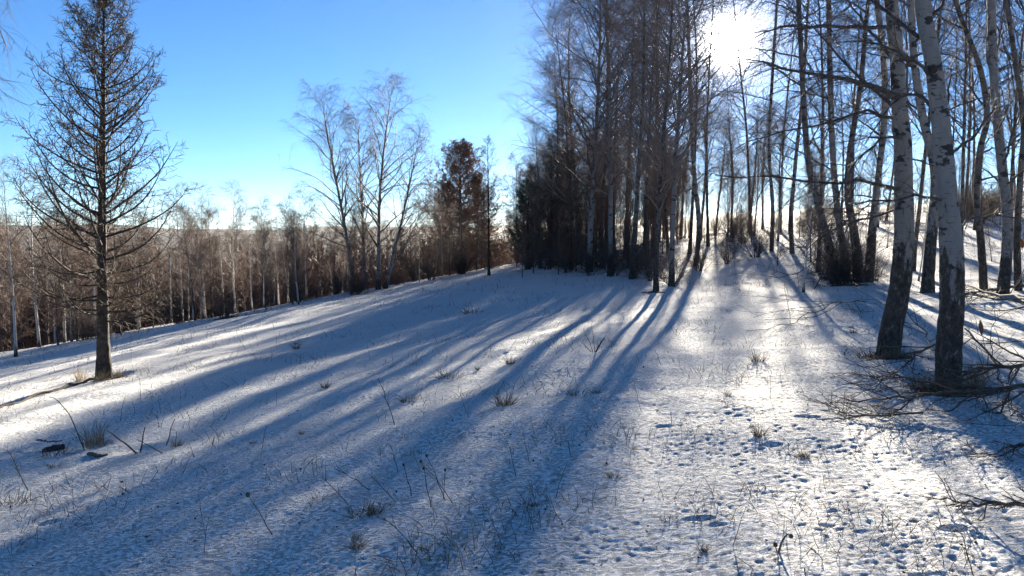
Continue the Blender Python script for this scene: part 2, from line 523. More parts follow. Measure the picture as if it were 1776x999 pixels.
def larch(H, r0, seed, name='larch_tree', bark='larch_bark', twig='larch_twig', fat=1.0, **k):
    P, R, PL, RL, P2, R2, i2, P3, R3, i3 = larch_parts(H, r0, seed, **k)
    e = empty(name, (0, 0, 0))
    V, Fc = tubes([(P, R, 8)]); link('trunk', make_mesh(name + '_trunk', V, Fc, M[bark]), e)
    V, Fc = tubes([(PL, RL, 4), (P2, R2 * fat, 3), (P3, R3 * fat, 3)])
    link('crown', make_mesh(name + '_crown', V, Fc, M[twig]), e)
    return e

def bush(seed, stems=22, H=1.6, l2=9, l3=7, name='bare_bush', twig='twig', wide=.7, rs=.012):
    r = np.random.default_rng(seed)
    a = r.random(stems) * 6.28
    st = np.stack([np.cos(a) * .15 * r.random(stems), np.sin(a) * .15 * r.random(stems), np.full(stems, -.1)], -1)
    el = r.uniform(.75, 1.5, stems)
    D = np.stack([np.cos(a) * np.cos(el) * wide * 1.4, np.sin(a) * np.cos(el) * wide * 1.4, np.sin(el)], -1)
    L = H * r.uniform(.6, 1.15, stems)
    PL = grow(st, D, L, 8, r, lambda s: -.03, .12); RL = taper(np.full(stems, rs), .003, 8)
    s2, D2, i2, t2, rad2 = kids(PL, RL, l2, .15, 1, .4, .9, r)
    P2 = grow(s2, D2, L[i2] * r.uniform(.2, .45, len(i2)), 5, r, lambda s: 0., .15); R2 = taper(rad2 * .6, .0025, 5)
    s3, D3, i3, t3, rad3 = kids(P2, R2, l3, .1, 1, .4, 1., r)
    P3 = grow(s3, D3, r.uniform(.12, .35, len(i3)), 3, r, lambda s: -.03, .2); R3 = taper(np.full(len(i3), .003), .0015, 3)
    e = empty(name, (0, 0, 0))
    V, Fc = tubes([(PL, RL, 5)]); link('stems', make_mesh(name + '_stems', V, Fc, M['limb']), e)
    V, Fc = tubes([(P2, R2, 3), (P3, R3, 3)]); link('twigs', make_mesh(name + '_twigs', V, Fc, M[twig]), e)
    return e

# ------------------------------------------------------------------ placing copies
class Proto:
    def __init__(s, root, H): s.root, s.H, s.used = root, H, False
    def put(s, loc, H, label, cat, group=None, rz=None, tilt=(0, 0), fat=1.0):
        o = s.root if not s.used else copy_tree(s.root)
        s.used = True
        k = H / s.H
        o.location = loc
        o.scale = (k * fat, k * fat, k)
        o.rotation_euler = (tilt[0], tilt[1], 0)
        if rz is None: rz = random.uniform(0, 6.28)
        # spin about the tree's own axis first, then tilt it
        m = Matrix.Rotation(tilt[1], 4, 'Y') @ Matrix.Rotation(tilt[0], 4, 'X') @ Matrix.Rotation(rz, 4, 'Z')
        o.rotation_euler = m.to_euler()
        for key in ('label', 'category', 'group', 'kind'):
            if key in o: del o[key]
        tag(o, label, cat, group)
        return o

TALL = [Proto(birch(12, .115, 100 + i, limbs=48, l2=9, l3=11, t0=.16 + .03 * (i % 2), droop=.2 + .05 * i), 12) for i in range(4)]
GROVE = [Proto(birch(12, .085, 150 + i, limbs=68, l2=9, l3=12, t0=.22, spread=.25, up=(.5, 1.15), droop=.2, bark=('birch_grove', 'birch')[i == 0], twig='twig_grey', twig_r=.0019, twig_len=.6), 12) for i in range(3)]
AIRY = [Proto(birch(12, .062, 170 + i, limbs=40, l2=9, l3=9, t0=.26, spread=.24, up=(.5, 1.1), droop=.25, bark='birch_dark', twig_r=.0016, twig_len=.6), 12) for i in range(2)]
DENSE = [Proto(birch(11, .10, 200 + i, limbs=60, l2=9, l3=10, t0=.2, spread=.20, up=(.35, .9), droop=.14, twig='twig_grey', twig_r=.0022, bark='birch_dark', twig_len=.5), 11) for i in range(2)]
YOUNG = [Proto(birch(name='young_birch', H=5, r0=.04, seed=300 + i, limbs=26, l2=7, l3=6, t0=.22, spread=.24, droop=.16, bark='birch_pale', twig=('twig_pale', 'twig_brown', 'twig')[i], twig_len=.32, twig_r=.003, side=6), 5) for i in range(3)]
BROWN = [Proto(birch(name='bare_sapling', H=5, r0=.035, seed=400 + i, limbs=30, l2=7, l3=7, t0=.06, spread=.26, droop=.05, up=(.35, .85), bark='birch_dark', twig='twig_brown', twig_len=.33, twig_r=.0036, side=6), 5) for i in range(3)]
RUST = Proto(larch(6, .09, 501, name='rusty_larch', twig='larch_rust', limbs=140, l2=18, l3=7, t0=.02, reach=.34, fat=1.9), 6)
THIN = Proto(larch(6, .06, 502, name='thin_larch', limbs=60, l2=9, l3=3, t0=.12, reach=.13), 6)
DARKL = Proto(larch(8, .11, 503, name='dense_larch', limbs=120, l2=14, l3=6, t0=.03, reach=.19, fat=1.5), 8)
BUSH = [Proto(bush(600 + i, twig=('twig', 'twig_brown')[i % 2]), 1.6) for i in range(3)]

def top_height(g, topy):
    """height of a tree based at g whose top is seen at row topy"""
    d = ray(888, topy)
    return EYE + d[2] / d[1] * g[1] - g[2]

def where(px, cuts, Y=None, ymid=None):
    w = cuts[-1][1]
    for c, t in cuts:
        if px < c:
            w = t; break
    f = '' if Y is None else (', nearer row' if Y < ymid else ', farther row')
    return ' ' + w + f
def scr(x, y): return 888 + F * x / y

# --- tall grove in the middle: (px, base py, top py or None, kind, lean, label)
GL = 'tall bare birch standing inside the dense grove left of the sun'
grove = [
    (1165, 497, -200, 0, (0, .0), 'tallest pale trunked birch at the front edge of the dense grove'),
    (1138, 505, -120, 1, (.0, -.02), "thick dark footed birch at the grove's front corner, casting the long broad shadow"),
    (1096, 484, -170, 2, (0, .02), 'bare birch just left of the thick footed front corner birch of the grove'),
    (1058, 478, -140, 0, (0, -.02), 'grove birch rising from the middle of the grove front'),
    (1118, 462, -150, 1, (0, .01), 'bare birch directly behind the thick footed front corner birch'),
    (1022, 472, -90, 1, (0, -.035), 'bare birch whose twiggy top leans out left over the grove edge into blue sky'),
    (990, 468, 10, 2, (0, -.02), 'bare birch in the left half of the grove, its top within the frame'),
    (1040, 455, -60, 'd0', (0, -.01), 'tall dusky birch behind the left half of the grove front'),
    (1085, 450, -50, 'd1', (0, .0), 'dusky birch deep in the grove behind the middle of its front'),
    (1135, 448, -60, 'd0', (0, .02), 'dusky birch deep in the grove behind the tallest trunk'),
    (1005, 452, -10, 'd1', (0, 0), 'dusky birch at the back of the grove, left of its middle'),
    (965, 460, 105, 'd0', (0, -.01), 'dusky birch at the left edge of the grove, third step down'),
    (1160, 449, -10, 2, (0, .0), 'bare birch at the back right of the grove behind the tallest trunk'),
    (1065, 446, 0, 1, (0, 0), 'bare birch at the very back of the grove middle'),
    (938, 466, 205, 'd1', (0, -.01), 'shorter twiggy birch stepping down at the left edge of the dense grove'),
]
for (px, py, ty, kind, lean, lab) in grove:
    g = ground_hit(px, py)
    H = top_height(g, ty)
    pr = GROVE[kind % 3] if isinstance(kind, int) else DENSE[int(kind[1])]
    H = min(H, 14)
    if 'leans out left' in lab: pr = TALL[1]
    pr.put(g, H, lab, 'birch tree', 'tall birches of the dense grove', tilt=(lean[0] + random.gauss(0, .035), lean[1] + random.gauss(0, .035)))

GS = 'low brown sapling crowded behind the grove trunks'
for k in range(64):
    px = random.uniform(890, 1190); Y = random.uniform(24, 42)
    p = at(px, 420, Y); g = np.array([p[0], p[1], gz(p[0], p[1])])
    BROWN[k % 3].put(g, random.uniform(.6, 1.0) * .2 * (Y - 10.5), GS + where(px, [(940, 'at its left corner'), (990, 'in its left part'), (1050, 'left of its middle'), (1110, 'right of its middle'), (1160, 'by the tallest trunk'), (1230, 'toward the sun'), (1400, 'below the sun')], Y, 33), 'sapling', 'saplings behind the grove')
for k in range(16):
    px = random.uniform(1180, 1420); Y = random.uniform(29, 43)
    p = at(px, 420, Y); g = np.array([p[0], p[1], gz(p[0], p[1])])
    BROWN[k % 3].put(g, random.uniform(.5, .8) * .2 * (Y - 15), 'low brown sapling' + where(px, [(1220, 'on the slope at the right flank of the grove'), (1262, 'on the slope just below the sun, left side'), (1310, 'on the slope just below the sun, right side'), (1360, 'on the slope right of the sun'), (1420, 'on the slope left of the brushy clump')], Y, 36), 'sapling', 'saplings under the sun')
for k in range(26):
    px = random.uniform(900, 1200); Y = random.uniform(36, 50)
    p = at(px, 420, Y); g = np.array([p[0], p[1], gz(p[0], p[1])])
    BROWN[k % 3].put(g, random.uniform(4.2, 6.4), 'far tall brown sapling' + where(px, [(950, 'behind the left corner of the grove'), (1000, 'behind the left part of the grove'), (1050, 'behind the grove, left of its middle'), (1100, 'behind the grove, right of its middle'), (1150, 'behind the thick footed grove birch'), (1200, 'behind the tallest grove trunk'), (1262, 'at the slope top left of the sun'), (1400, 'at the slope top right of the sun')], Y, 43), 'sapling', 'far saplings behind the grove', fat=1.25)
# dark dense larches and a rusty one at the left flank of the grove
for k, (px, py, ty, lab) in enumerate([(990, 468, 260, 'dark dense larch between the grove birches, right of the other dark larches'),
                       (955, 464, 235, 'dark dense larch at the foot of the grove, nearest the clearing path'),
                       (922, 462, 285, 'small dark larch at the far left corner of the grove'),
                       (975, 452, 190, 'taller dark larch showing behind the grove edge')]):
    g = ground_hit(px, py)
    DARKL.put(g, top_height(g, ty), lab, 'larch tree', 'dark larches in the grove')
g = ground_hit(800, 462); RUST.put(g, top_height(g, 250), 'rusty brown cone shaped larch in the middle distance, left of the thin one', 'larch tree', fat=1.35)
g = ground_hit(775, 458); RUST.put(g, top_height(g, 318), 'lower rusty larch tucked against the left side of the brown cone shaped larch', 'larch tree', fat=1.1)
g = ground_hit(828, 458); RUST.put(g, top_height(g, 305), 'lower rusty larch tucked against the right side of the brown cone shaped larch', 'larch tree', fat=1.0)
g = ground_hit(848, 478); THIN.put(g, top_height(g, 236), 'thin sparse larch standing alone at the far end of the clearing', 'larch tree')

# --- the four tall birches standing up from the young wood left of centre
def lean_for(H, Y, dpx):
    return math.atan2(dpx * Y / F, H)
for (bx, tx, ty, Y, kind, lab) in [(612, 573, 160, 27, 1, 'leftmost of the four tall birches left of centre, bending left at its foot'),
                                   (628, 634, 195, 28, 0, 'second of the four tall birches left of centre, slim and upright'),
                                   (655, 676, 138, 27, 2, 'tallest of the four tall birches left of centre'),
                                   (668, 730, 215, 27, 3, 'rightmost of the four tall birches left of centre, leaning right'),
                                   (664, 752, 312, 28, 1, 'short birch leaning far to the right beside the four tall birches')]:
    p = at(bx, 420, Y); z = gz(p[0], p[1]); g = np.array([p[0], p[1], z])
    H = top_height(g, ty)
    TALL[kind].put(g, H, lab, 'birch tree', 'four birches left of centre' if 'four tall' in lab else None, tilt=(0, lean_for(H, Y, tx - bx)), fat=1.12)

# --- pale birches on the left skyline
for (px, ty, Y, lab) in [(312, 325, 30, 'pale birch on the left skyline just right of the big larch'),
                    (352, 325, 33, 'pale round topped birch second from the big larch on the left skyline'),
                    (405, 322, 34, 'pale drooping birch at the right end of the left skyline trio'),
                    (497, 345, 34, 'small pale birch standing just left of the four tall birches'),
                    (530, 335, 30, 'pale low birch in front of the leftmost tall birch'),
                    (455, 365, 38, 'tiny pale birch above the distant blue hill'),
                    (18, 285, 17, 'white stemmed birch at the left frame edge behind the larch'),
                    (60, 300, 20, 'pale twiggy birch between the left frame edge and the larch'),
                    (104, 330, 22, 'pale birch directly left of the larch trunk'),
                    (236, 335, 24, 'pale birch seen through the right side of the larch'),
                    (160, 335, 26, 'pale birch hidden behind the larch trunk')]:
    p = at(px, 420, Y); g = np.array([p[0], p[1], gz(p[0], p[1])])
    YOUNG[int(px) % 3].put(g, top_height(g, ty), lab, 'birch tree', 'pale birches on the left skyline')

# --- young wood below the clearing
def edge_pt(s, d):
    # s along the tree line, d past it
    t = np.array([.562, .827]); n = np.array([-.827, .562]); o = np.array([-5, 24.5])
    q = o + t * s + n * d
    return q
WL = {'a': 'slim young birch in the wood',
      'b': 'brown sapling in the wood'}
WC = [(70, 'at the left frame edge'), (140, 'left of the big larch'), (215, 'behind the big larch'), (300, 'just right of the big larch'), (370, 'below the pale skyline birches'), (440, 'below the drooping skyline birch'), (540, 'left of the four tall birches'), (620, 'under the leftmost tall birch'), (700, 'under the four tall birches'), (760, 'left of the rusty larch'), (860, 'around the rusty larch'), (990, 'beyond the thin lone larch')]
cnt = 0
for k in range(250):
    r1 = random.random()
    s = random.uniform(-15, 22)
    d = 1.2 + 46 * r1 ** 1.9
    s += d * random.uniform(-.35, .75)
    x, y = edge_pt(s, d)
    if y < 9 or x / y < -.78 or x / y > .03: continue
    if abs(x / y - (178 - 888) / F) < .03 and y < 15: continue
    z = gz(x, y)
    cap = EYE + (400 - random.uniform(350, 428)) / F * y
    H = min(max(cap - z, 1.8), 8)
    tl = random.gauss(0, .06); hc = 'short ' if H < 2.8 else ('tall ' if H > 4.2 else 'middling ')
    lw = ', leaning left' if tl < -.03 else (', leaning right' if tl > .03 else ', upright')
    if random.random() < .36:
        YOUNG[k % 3].put((x, y, z), H, hc + WL['a'].split(' ', 1)[1] + where(scr(x, y), WC, y, 30) + lw, 'birch tree', 'young birches in the brown wood', tilt=(random.gauss(0, .05), tl))
    else:
        BROWN[k % 3].put((x, y, z), H * .95, hc + WL['b'].split(' ', 1)[1] + where(scr(x, y), WC, y, 30) + lw, 'sapling', 'brown saplings in the wood', tilt=(random.gauss(0, .05), tl))
    cnt += 1
print('young wood', cnt)

# ------------------------------------------------------------------ hero trees
def hi_trunk(P, R, sides, rings, seed, rough_h, amp):
    """dense trunk skin with furrowed bark; P (n,3), R (n,)"""
    n = len(P); t = np.linspace(0, n - 1, rings)
    # smooth interpolation (Catmull-Rom)
    i = np.clip(t.astype(int), 0, n - 2); f = (t - i)[:, None]
    Pm = np.vstack([2 * P[0] - P[1], P, 2 * P[-1] - P[-2]])
    p0, p1, p2, p3 = Pm[i], Pm[i + 1], Pm[i + 2], Pm[i + 3]
    C = .5 * ((2 * p1) + (-p0 + p2) * f + (2 * p0 - 5 * p1 + 4 * p2 - p3) * f**2 + (-p0 + 3 * p1 - 3 * p2 + p3) * f**3)
    Rr = np.interp(t, np.arange(n), R)
    a = np.arange(sides) * 2 * math.pi / sides
    A, Z = np.meshgrid(a, C[:, 2])
    ca, sa = np.cos(A), np.sin(A)
    seamless = lambda fx, fz, sd: vnoise(ca * fx + 7 + sa * 1.7, sa * fx + Z * fz + 3, sd)
    ridg = 1 - 2.2 * np.abs(seamless(3.2, 3.0, seed)) - 1.2 * np.abs(seamless(6.5, 7.0, seed + 1))
    low = 1 - sstep(rough_h * .6, rough_h * 1.3, Z + .3 * seamless(2, 1, seed + 2))
    disp = Rr[:, None] * (1 + amp * ridg * low + .035 * seamless(1.2, 1.5, seed + 3) + .02 * seamless(4, 9, seed + 4))
    # root flare in lobes
    fl = np.exp(-np.clip(Z - C[0, 2], 0, 9) / .16)
    disp *= 1 + fl * (.16 + .22 * np.cos(A * 4 + seed))
    V = np.stack([C[:, 0][:, None] + disp * ca, C[:, 1][:, None] + disp * sa, Z], -1).reshape(-1, 3)
    ii = np.arange(rings - 1)[:, None] * sides; j = np.arange(sides)[None]; j2 = (j + 1) % sides
    Fc = np.stack([ii + j, ii + j2, ii + sides + j2, ii + sides + j], -1).reshape(-1, 4)
    return V, Fc, C, Rr

def pix_trunk(base, pts, Y, H, rtop=.02, leanup=(0, 0)):
    """pts: list of (px, py, width px) from the foot up, at distance Y; continues above the frame to height H"""
    P, R = [], []
    for (px, py, w) in pts:
        p = at(px, py, Y); P.append(p - base); R.append(w * .46 * Y / F)
    d = (P[-1] - P[-2]); d /= d[2]
    z = P[-1][2]; r_end = R[-1]
    for k in range(1, 7):
        zz = z + (H - z) * k / 6
        q = P[-1] + d * (zz - P[-1][2]); d = d * .92
        P.append(q); R.append(r_end * (1 - k / 6) + rtop * k / 6)
    P[0][2] = -.2
    return np.array(P), np.array(R)

def limb_tree(root, limbs, mat_l, mat_t, seed, l2=9, l3=8, droop=.25, twig_len=.4, len2=.38, hard=1.0):
    """limbs: list of arrays of points (k,3) local, with r0; each becomes one branch part"""
    r = np.random.default_rng(seed)
    for pts, r0 in limbs:
        pts = np.array(pts, float)
        seg = np.concatenate([[0], np.cumsum(np.linalg.norm(np.diff(pts, axis=0), axis=1))])
        L = seg[-1]; n = 11
        u = np.linspace(0, L, n)
        PP = np.stack([np.interp(u, seg, pts[:, c]) for c in range(3)], -1)
        PP[1:-1] = .25 * PP[:-2] + .5 * PP[1:-1] + .25 * PP[2:]
        PP[1:] += r.standard_normal((n - 1, 3)) * .008 * L ** .5
        PL = PP[None]; RL = taper(np.array([r0]), .0035, n, .85)
        c2 = max(3, int(l2 * L / 1.4))
        s2, D2, i2, t2, rad2 = kids(PL, RL, c2, .12, 1., .4, .95, r)
        L2 = (.16 + len2 * L * (1.1 - .7 * t2)) * r.uniform(.5, 1.1, len(i2)) * hard
        P2 = grow(s2, D2, L2, 7, r, lambda s: .02 - droop * .55 * s, .13); R2 = taper(np.minimum(rad2 * .65, .0065), .0018, 7)
        s3, D3, i3, t3, rad3 = kids(P2, R2, l3, .08, 1., .35, 1., r)
        P3 = grow(s3, D3, twig_len * r.uniform(.3, 1.1, len(i3)), 5, r, lambda s: -droop * s, .15); R3 = taper(np.full(len(i3), .0019), .0009, 5)
        V, Fc = tubes([(PL, RL, 7)])
        b = link('branch', make_mesh('branch', V, Fc, mat_l), root)
        V, Fc = tubes([(P2, R2, 3), (P3, R3, 3)])
        link('twigs', make_mesh('twigs', V, Fc, mat_t), b)

def pixlimb(base, pts, Y0):
    """pts (px,py,dY): depth offset from Y0"""
    return [at(px, py, Y0 + dy) - base for (px, py, dy) in pts]

# --- right foreground birch
gA = ground_hit(1645, 668); YA = gA[1]
print('near birch', gA)
eA = tag(empty('birch_tree', gA), 'nearest white birch at right, leaning left with a black furrowed foot', 'birch tree')
P, R = pix_trunk(gA, [(1645, 668, 44), (1646, 600, 42), (1651, 520, 40), (1650, 430, 39), (1643, 340, 35), (1637, 270, 34), (1629, 190, 31), (1617, 100, 29), (1603, 30, 27), (1597, -30, 26)], YA, 12)
V, Fc, CA, RA = hi_trunk(P, R, 56, 420, 31, 1.5, .11)
link('trunk', make_mesh('near_trunk', V, Fc, M['birch_near']), eA)
limbsA = [
    (pixlimb(gA, [(1628, 200, 0), (1600, 165, .1), (1575, 160, .3), (1540, 185, .5), (1500, 250, .6)], YA), .022),
    (pixlimb(gA, [(1612, 75, 0), (1580, 55, .2), (1545, 30, .5), (1500, -10, .8), (1440, -40, 1.)], YA), .026),
    (pixlimb(gA, [(1610, 130, 0), (1590, 105, -.1), (1550, 88, -.2), (1500, 70, -.3), (1450, 75, -.4)], YA), .020),
    (pixlimb(gA, [(1632, 230, 0), (1646, 170, .1), (1650, 118, .1)], YA), .024),
    (pixlimb(gA, [(1645, 268, 0), (1675, 252, .2), (1700, 225, .3), (1722, 190, .5), (1760, 175, .8)], YA), .018),
    (pixlimb(gA, [(1640, 350, 0), (1615, 343, -.1), (1590, 336, -.1), (1560, 345, -.2), (1500, 352, -.4), (1450, 362, -.5)], YA), .018),
    (pixlimb(gA, [(1608, 50, 0), (1625, 20, .1), (1650, -20, .3), (1690, -50, .5)], YA), .024),
    (pixlimb(gA, [(1600, 0, 0), (1640, -40, -.3), (1700, -60, -.6), (1760, -30, -.9), (1790, 40, -1.1)], YA), .024),
    (pixlimb(gA, [(1598, -40, 0), (1540, -90, .5), (1460, -110, 1.0), (1400, -60, 1.3), (1370, 20, 1.4)], YA), .026),
    (pixlimb(gA, [(1650, 400, 0), (1680, 380, .3), (1730, 372, .5), (1790, 380, .7)], YA), .013),
    (pixlimb(gA, [(1596, -80, 0), (1640, -150, .8), (1700, -170, 1.3), (1750, -120, 1.8)], YA), .026),
]
limb_tree(eA, [(q, r0 * .8) for q, r0 in limbsA], M['limb'], M['twig'], 71, l2=13, l3=12, droop=.3)

# --- second foreground birch
gB = ground_hit(1540, 612); YB = gB[1]
print('second birch', gB)
eB = tag(empty('birch_tree', gB), 'second birch at right with cracked dark bark, bowed trunk and long branches toward the sun', 'birch tree')
P, R = pix_trunk(gB, [(1538, 612, 42), (1546, 570, 38), (1557, 520, 36), (1565, 460, 35), (1568, 400, 33), (1567, 320, 31), (1566, 250, 30), (1560, 180, 27), (1556, 110, 25), (1549, 40, 24), (1543, -30, 23)], YB, 12.5)
V, Fc, CB, RB = hi_trunk(P, R, 52, 420, 37, 2.2, .10)
link('trunk', make_mesh('second_trunk', V, Fc, M['birch_rough']), eB)
limbsB = [
    (pixlimb(gB, [(1552, 48, 0), (1500, 43, -.3), (1440, 46, -.6), (1380, 44, -.9), (1335, 50, -1.1), (1290, 75, -1.2)], YB), .034),
    (pixlimb(gB, [(1558, 170, 0), (1530, 152, -.2), (1480, 142, -.5), (1420, 132, -.8), (1350, 116, -1.), (1295, 100, -1.2)], YB), .044),
    (pixlimb(gB, [(1558, 190, 0), (1520, 165, .2), (1470, 110, .5), (1420, 60, .8), (1370, 0, 1.)], YB), .028),
    (pixlimb(gB, [(1556, 110, 0), (1520, 70, .2), (1480, 15, .4), (1450, -30, .5)], YB), .030),
    (pixlimb(gB, [(1565, 330, 0), (1530, 316, -.2), (1480, 314, -.4), (1430, 322, -.6), (1380, 312, -.8), (1300, 300, -1.), (1240, 305, -1.1)], YB), .030),
    (pixlimb(gB, [(1566, 240, 0), (1535, 235, -.3), (1500, 262, -.5), (1470, 300, -.7), (1440, 380, -.8)], YB), .024),
    (pixlimb(gB, [(1560, 130, 0), (1590, 100, .1), (1600, 90, .2), (1640, 90, .4), (1700, 120, .6)], YB), .022),
    (pixlimb(gB, [(1568, 360, 0), (1530, 372, .2), (1490, 380, .4), (1440, 400, .5), (1390, 440, .6)], YB), .020),
    (pixlimb(gB, [(1546, 10, 0), (1500, -50, -.4), (1440, -80, -.8), (1360, -60, -1.2), (1320, 0, -1.4)], YB), .034),
    (pixlimb(gB, [(1545, -40, 0), (1580, -120, .4), (1640, -150, .9), (1680, -90, 1.2)], YB), .030),
    (pixlimb(gB, [(1565, 285, 0), (1590, 275, .2), (1620, 290, .4), (1660, 300, .6)], YB), .016),
    (pixlimb(gB, [(1563, 205, 0), (1500, 190, .5), (1420, 220, 1.), (1340, 230, 1.4), (1270, 260, 1.8)], YB), .028),
]
limb_tree(eB, [(q, r0 * .72) for q, r0 in limbsB], M['limb'], M['twig'], 73, l2=13, l3=12, droop=.27)

# --- the big larch at left
gL = ground_hit(180, 655)
print('larch', gL)
eL = tag(empty('larch_tree', gL), 'big bare larch standing alone at left with long upcurved branches', 'larch tree')
HL = top_height(gL, -22)
P, R, PL, RL, P2, R2, i2, P3, R3, i3 = larch_parts(HL, .088 * gL[1] / 12.0, 811, limbs=112, l2=16, l3=6, t0=.15, reach=.262, lean=(.034, 0), jc=1.0)
V, Fc, C_, R_ = hi_trunk(P[0], R[0], 40, 320, 51, 9, .09)
link('trunk', make_mesh('larch_trunk', V, Fc, M['larch_bark']), eL)
for k in range(len(PL)):
    V, Fc = tubes([(PL[k:k + 1], RL[k:k + 1], 6)])
    b = link('branch', make_mesh('larch_branch', V, Fc, M['larch_bark']), eL)
    m2_ = i2 == k
    sel = np.where(m2_)[0]; m3_ = np.isin(i3, sel)
    V, Fc = tubes([(P2[m2_], R2[m2_] * .92, 3), (P3[m3_], R3[m3_] * .85, 3)])
    link('twigs', make_mesh('larch_twigs', V, Fc, M['larch_twig']), b)

# --- other trees on the right
def simple_trunk_tree(pts, H, bark, label, limbs=(), seed=1, auto=14, spread=1.3, name='birch_tree', group=None, sides=14, Y=None, l3=7):
    g = ground_hit(pts[0][0], pts[0][1]) if Y is None else None
    if g is None:
        p = at(pts[0][0], pts[0][1], Y); g = np.array([p[0], p[1], gz(p[0], p[1])])
    Yt = g[1]
    e = tag(empty(name, g), label, 'birch tree', group)
    P, R = pix_trunk(g, pts, Yt, H)
    V, Fc, C, Rr = hi_trunk(P, R, sides, 130, seed, 1.2, .08)
    link('trunk', make_mesh('trunk', V, Fc, M[bark]), e)
    LB = [(pixlimb(g, q, Yt), r0) for q, r0 in limbs]
    r = np.random.default_rng(seed)
    for k in range(auto):
        i = int(len(C) * r.uniform(.16, .75)); a = r.uniform(0, 6.28)
        L = spread * r.uniform(.6, 1.2); up = r.uniform(.2, .9)
        d = np.array([math.cos(a), math.sin(a), up]); p = C[i]
        LB.append(([p, p + d * L * .4, p + d * L * .7 + np.array([0, 0, -.02]), p + d * L + np.array([0, 0, -.2 * L])], min(Rr[i] * .45, .02)))
    limb_tree(e, LB, M['limb'], M['twig'], seed + 5, l2=7, l3=l3, droop=.25, twig_len=.42)
    return g

simple_trunk_tree([(1608, 508, 24), (1612, 450, 20), (1618, 380, 19), (1622, 300, 17), (1600, 200, 15), (1585, 100, 13), (1580, 0, 12)], 8, 'birch_rough',
                  'slim birch standing behind and between the two foreground birches', seed=91)
simple_trunk_tree([(1708, 505, 15), (1702, 430, 13), (1694, 340, 12), (1700, 260, 11), (1712, 200, 11), (1700, 120, 10), (1670, 40, 9), (1650, -20, 9)], 7, 'birch_dark',
                  'thin dark birch right of the nearest birch, its top bending left', seed=92, auto=12)
simple_trunk_tree([(1738, 512, 22), (1746, 440, 19), (1747, 370, 18), (1738, 290, 17), (1729, 200, 16), (1722, 100, 15), (1719, 0, 14)], 8, 'birch',
                  'pale flecked birch near the right frame edge', seed=93, auto=18,
                  limbs=[([(1725, 150, 0), (1712, 110, .1), (1710, 50, .2), (1712, -10, .3)], .014), ([(1721, 30, 0), (1740, 60, .1), (1755, 130, .2), (1770, 220, .3)], .014)])
simple_trunk_tree([(1768, 505, 14), (1764, 420, 12), (1770, 300, 11), (1776, 220, 11), (1760, 100, 9), (1745, 0, 8)], 6.5, 'birch_dark',
                  'thin dark birch half cut by the right frame edge', seed=94, auto=10)
# clump left of the second birch
g6 = simple_trunk_tree([(1452, 492, 22), (1444, 450, 17), (1432, 400, 14), (1418, 350, 13), (1402, 280, 12), (1394, 180, 10), (1388, 60, 9), (1384, -20, 8)], 9, 'birch_dark',
                  'curving dark birch rising from the brushy clump left of the second birch', seed=95, auto=10,
                  limbs=[([(1440, 430, 0), (1428, 470, -.4), (1418, 497, -.7), (1390, 522, -1.), (1330, 535, -1.2), (1290, 528, -1.3)], .014),
                         ([(1436, 420, 0), (1415, 455, -.3), (1385, 475, -.5), (1340, 484, -.7), (1300, 470, -.8)], .013)])
simple_trunk_tree([(1470, 488, 16), (1462, 430, 13), (1452, 360, 12), (1444, 260, 11), (1440, 150, 10), (1437, 0, 9)], 9, 'birch_rough',
                  'straight slim birch in the clump, trunk rising clear to the top of the frame', seed=96, auto=9)
simple_trunk_tree([(1492, 490, 20), (1486, 440, 17), (1480, 395, 15), (1470, 330, 12), (1476, 250, 11), (1492, 150, 9), (1502, 40, 8)], 7, 'birch_dark',
                  'thick dark trunk leaning left in the clump beside the second birch', seed=97, auto=7)
simple_trunk_tree([(1505, 489, 19), (1510, 440, 17), (1514, 385, 14), (1524, 300, 11), (1534, 200, 12), (1532, 100, 11), (1520, 0, 10)], 8, 'birch_rough',
                  'thick dark trunk at the right side of the clump, just left of the second birch', seed=98, auto=8)
# slim trees under the sun
SUNL = [((1206, 462, 9), (1212, 390, 9), (1204, 300, 8), (1198, 180, 7), (1194, 60, 6)),
        ((1338, 436, 8), (1340, 360, 7), (1334, 260, 6), (1338, 160, 6), (1346, 30, 5)), ((1375, 440, 9), (1372, 380, 8), (1380, 280, 7), (1392, 160, 6), (1400, 30, 5))]
LS = ['slim birch right of the dense grove, with a straight dark stem',
      'thin birch on the bare slope right of the sun', 'thin birch on the slope halfway between the sun and the clump']
for k, (pt, lb) in enumerate(zip(SUNL, LS)):
    simple_trunk_tree(list(pt), 8.5, 'birch_rough', lb, seed=110 + k, auto=9, spread=1.4, l3=7)

# right skyline: small trees and scrub on top of the slope
SC = [(1280, 'below the sun'), (1340, 'just right of the sun'), (1420, 'left of the brushy clump'), (1500, 'behind the brushy clump'), (1560, 'behind the second birch'), (1620, 'between the foreground birches'), (1680, 'just right of the nearest birch'), (1740, 'by the pale flecked birch'), (1900, 'at the right frame edge')]
SK = 'small bare birch on the slope skyline'
for k in range(24):
    px = random.uniform(1200, 1830); Y = random.uniform(29, 42)
    p = at(px, 400, Y); g = np.array([p[0], p[1], gz(p[0], p[1])])
    if k % 3 == 0: AIRY[k % 2].put(g, random.uniform(8.5, 13), SK.replace('small', 'tall') + where(px, SC, Y, 35), 'birch tree', 'birches on the right skyline', tilt=(0, random.gauss(0, .05)), fat=1.0)
    else: YOUNG[k % 3].put(g, random.uniform(2.5, 5.5), SK + where(px, SC, Y, 35), 'birch tree', 'birches on the right skyline', tilt=(0, random.gauss(0, .06)))
SB = 'low bare scrub bush on the slope top'
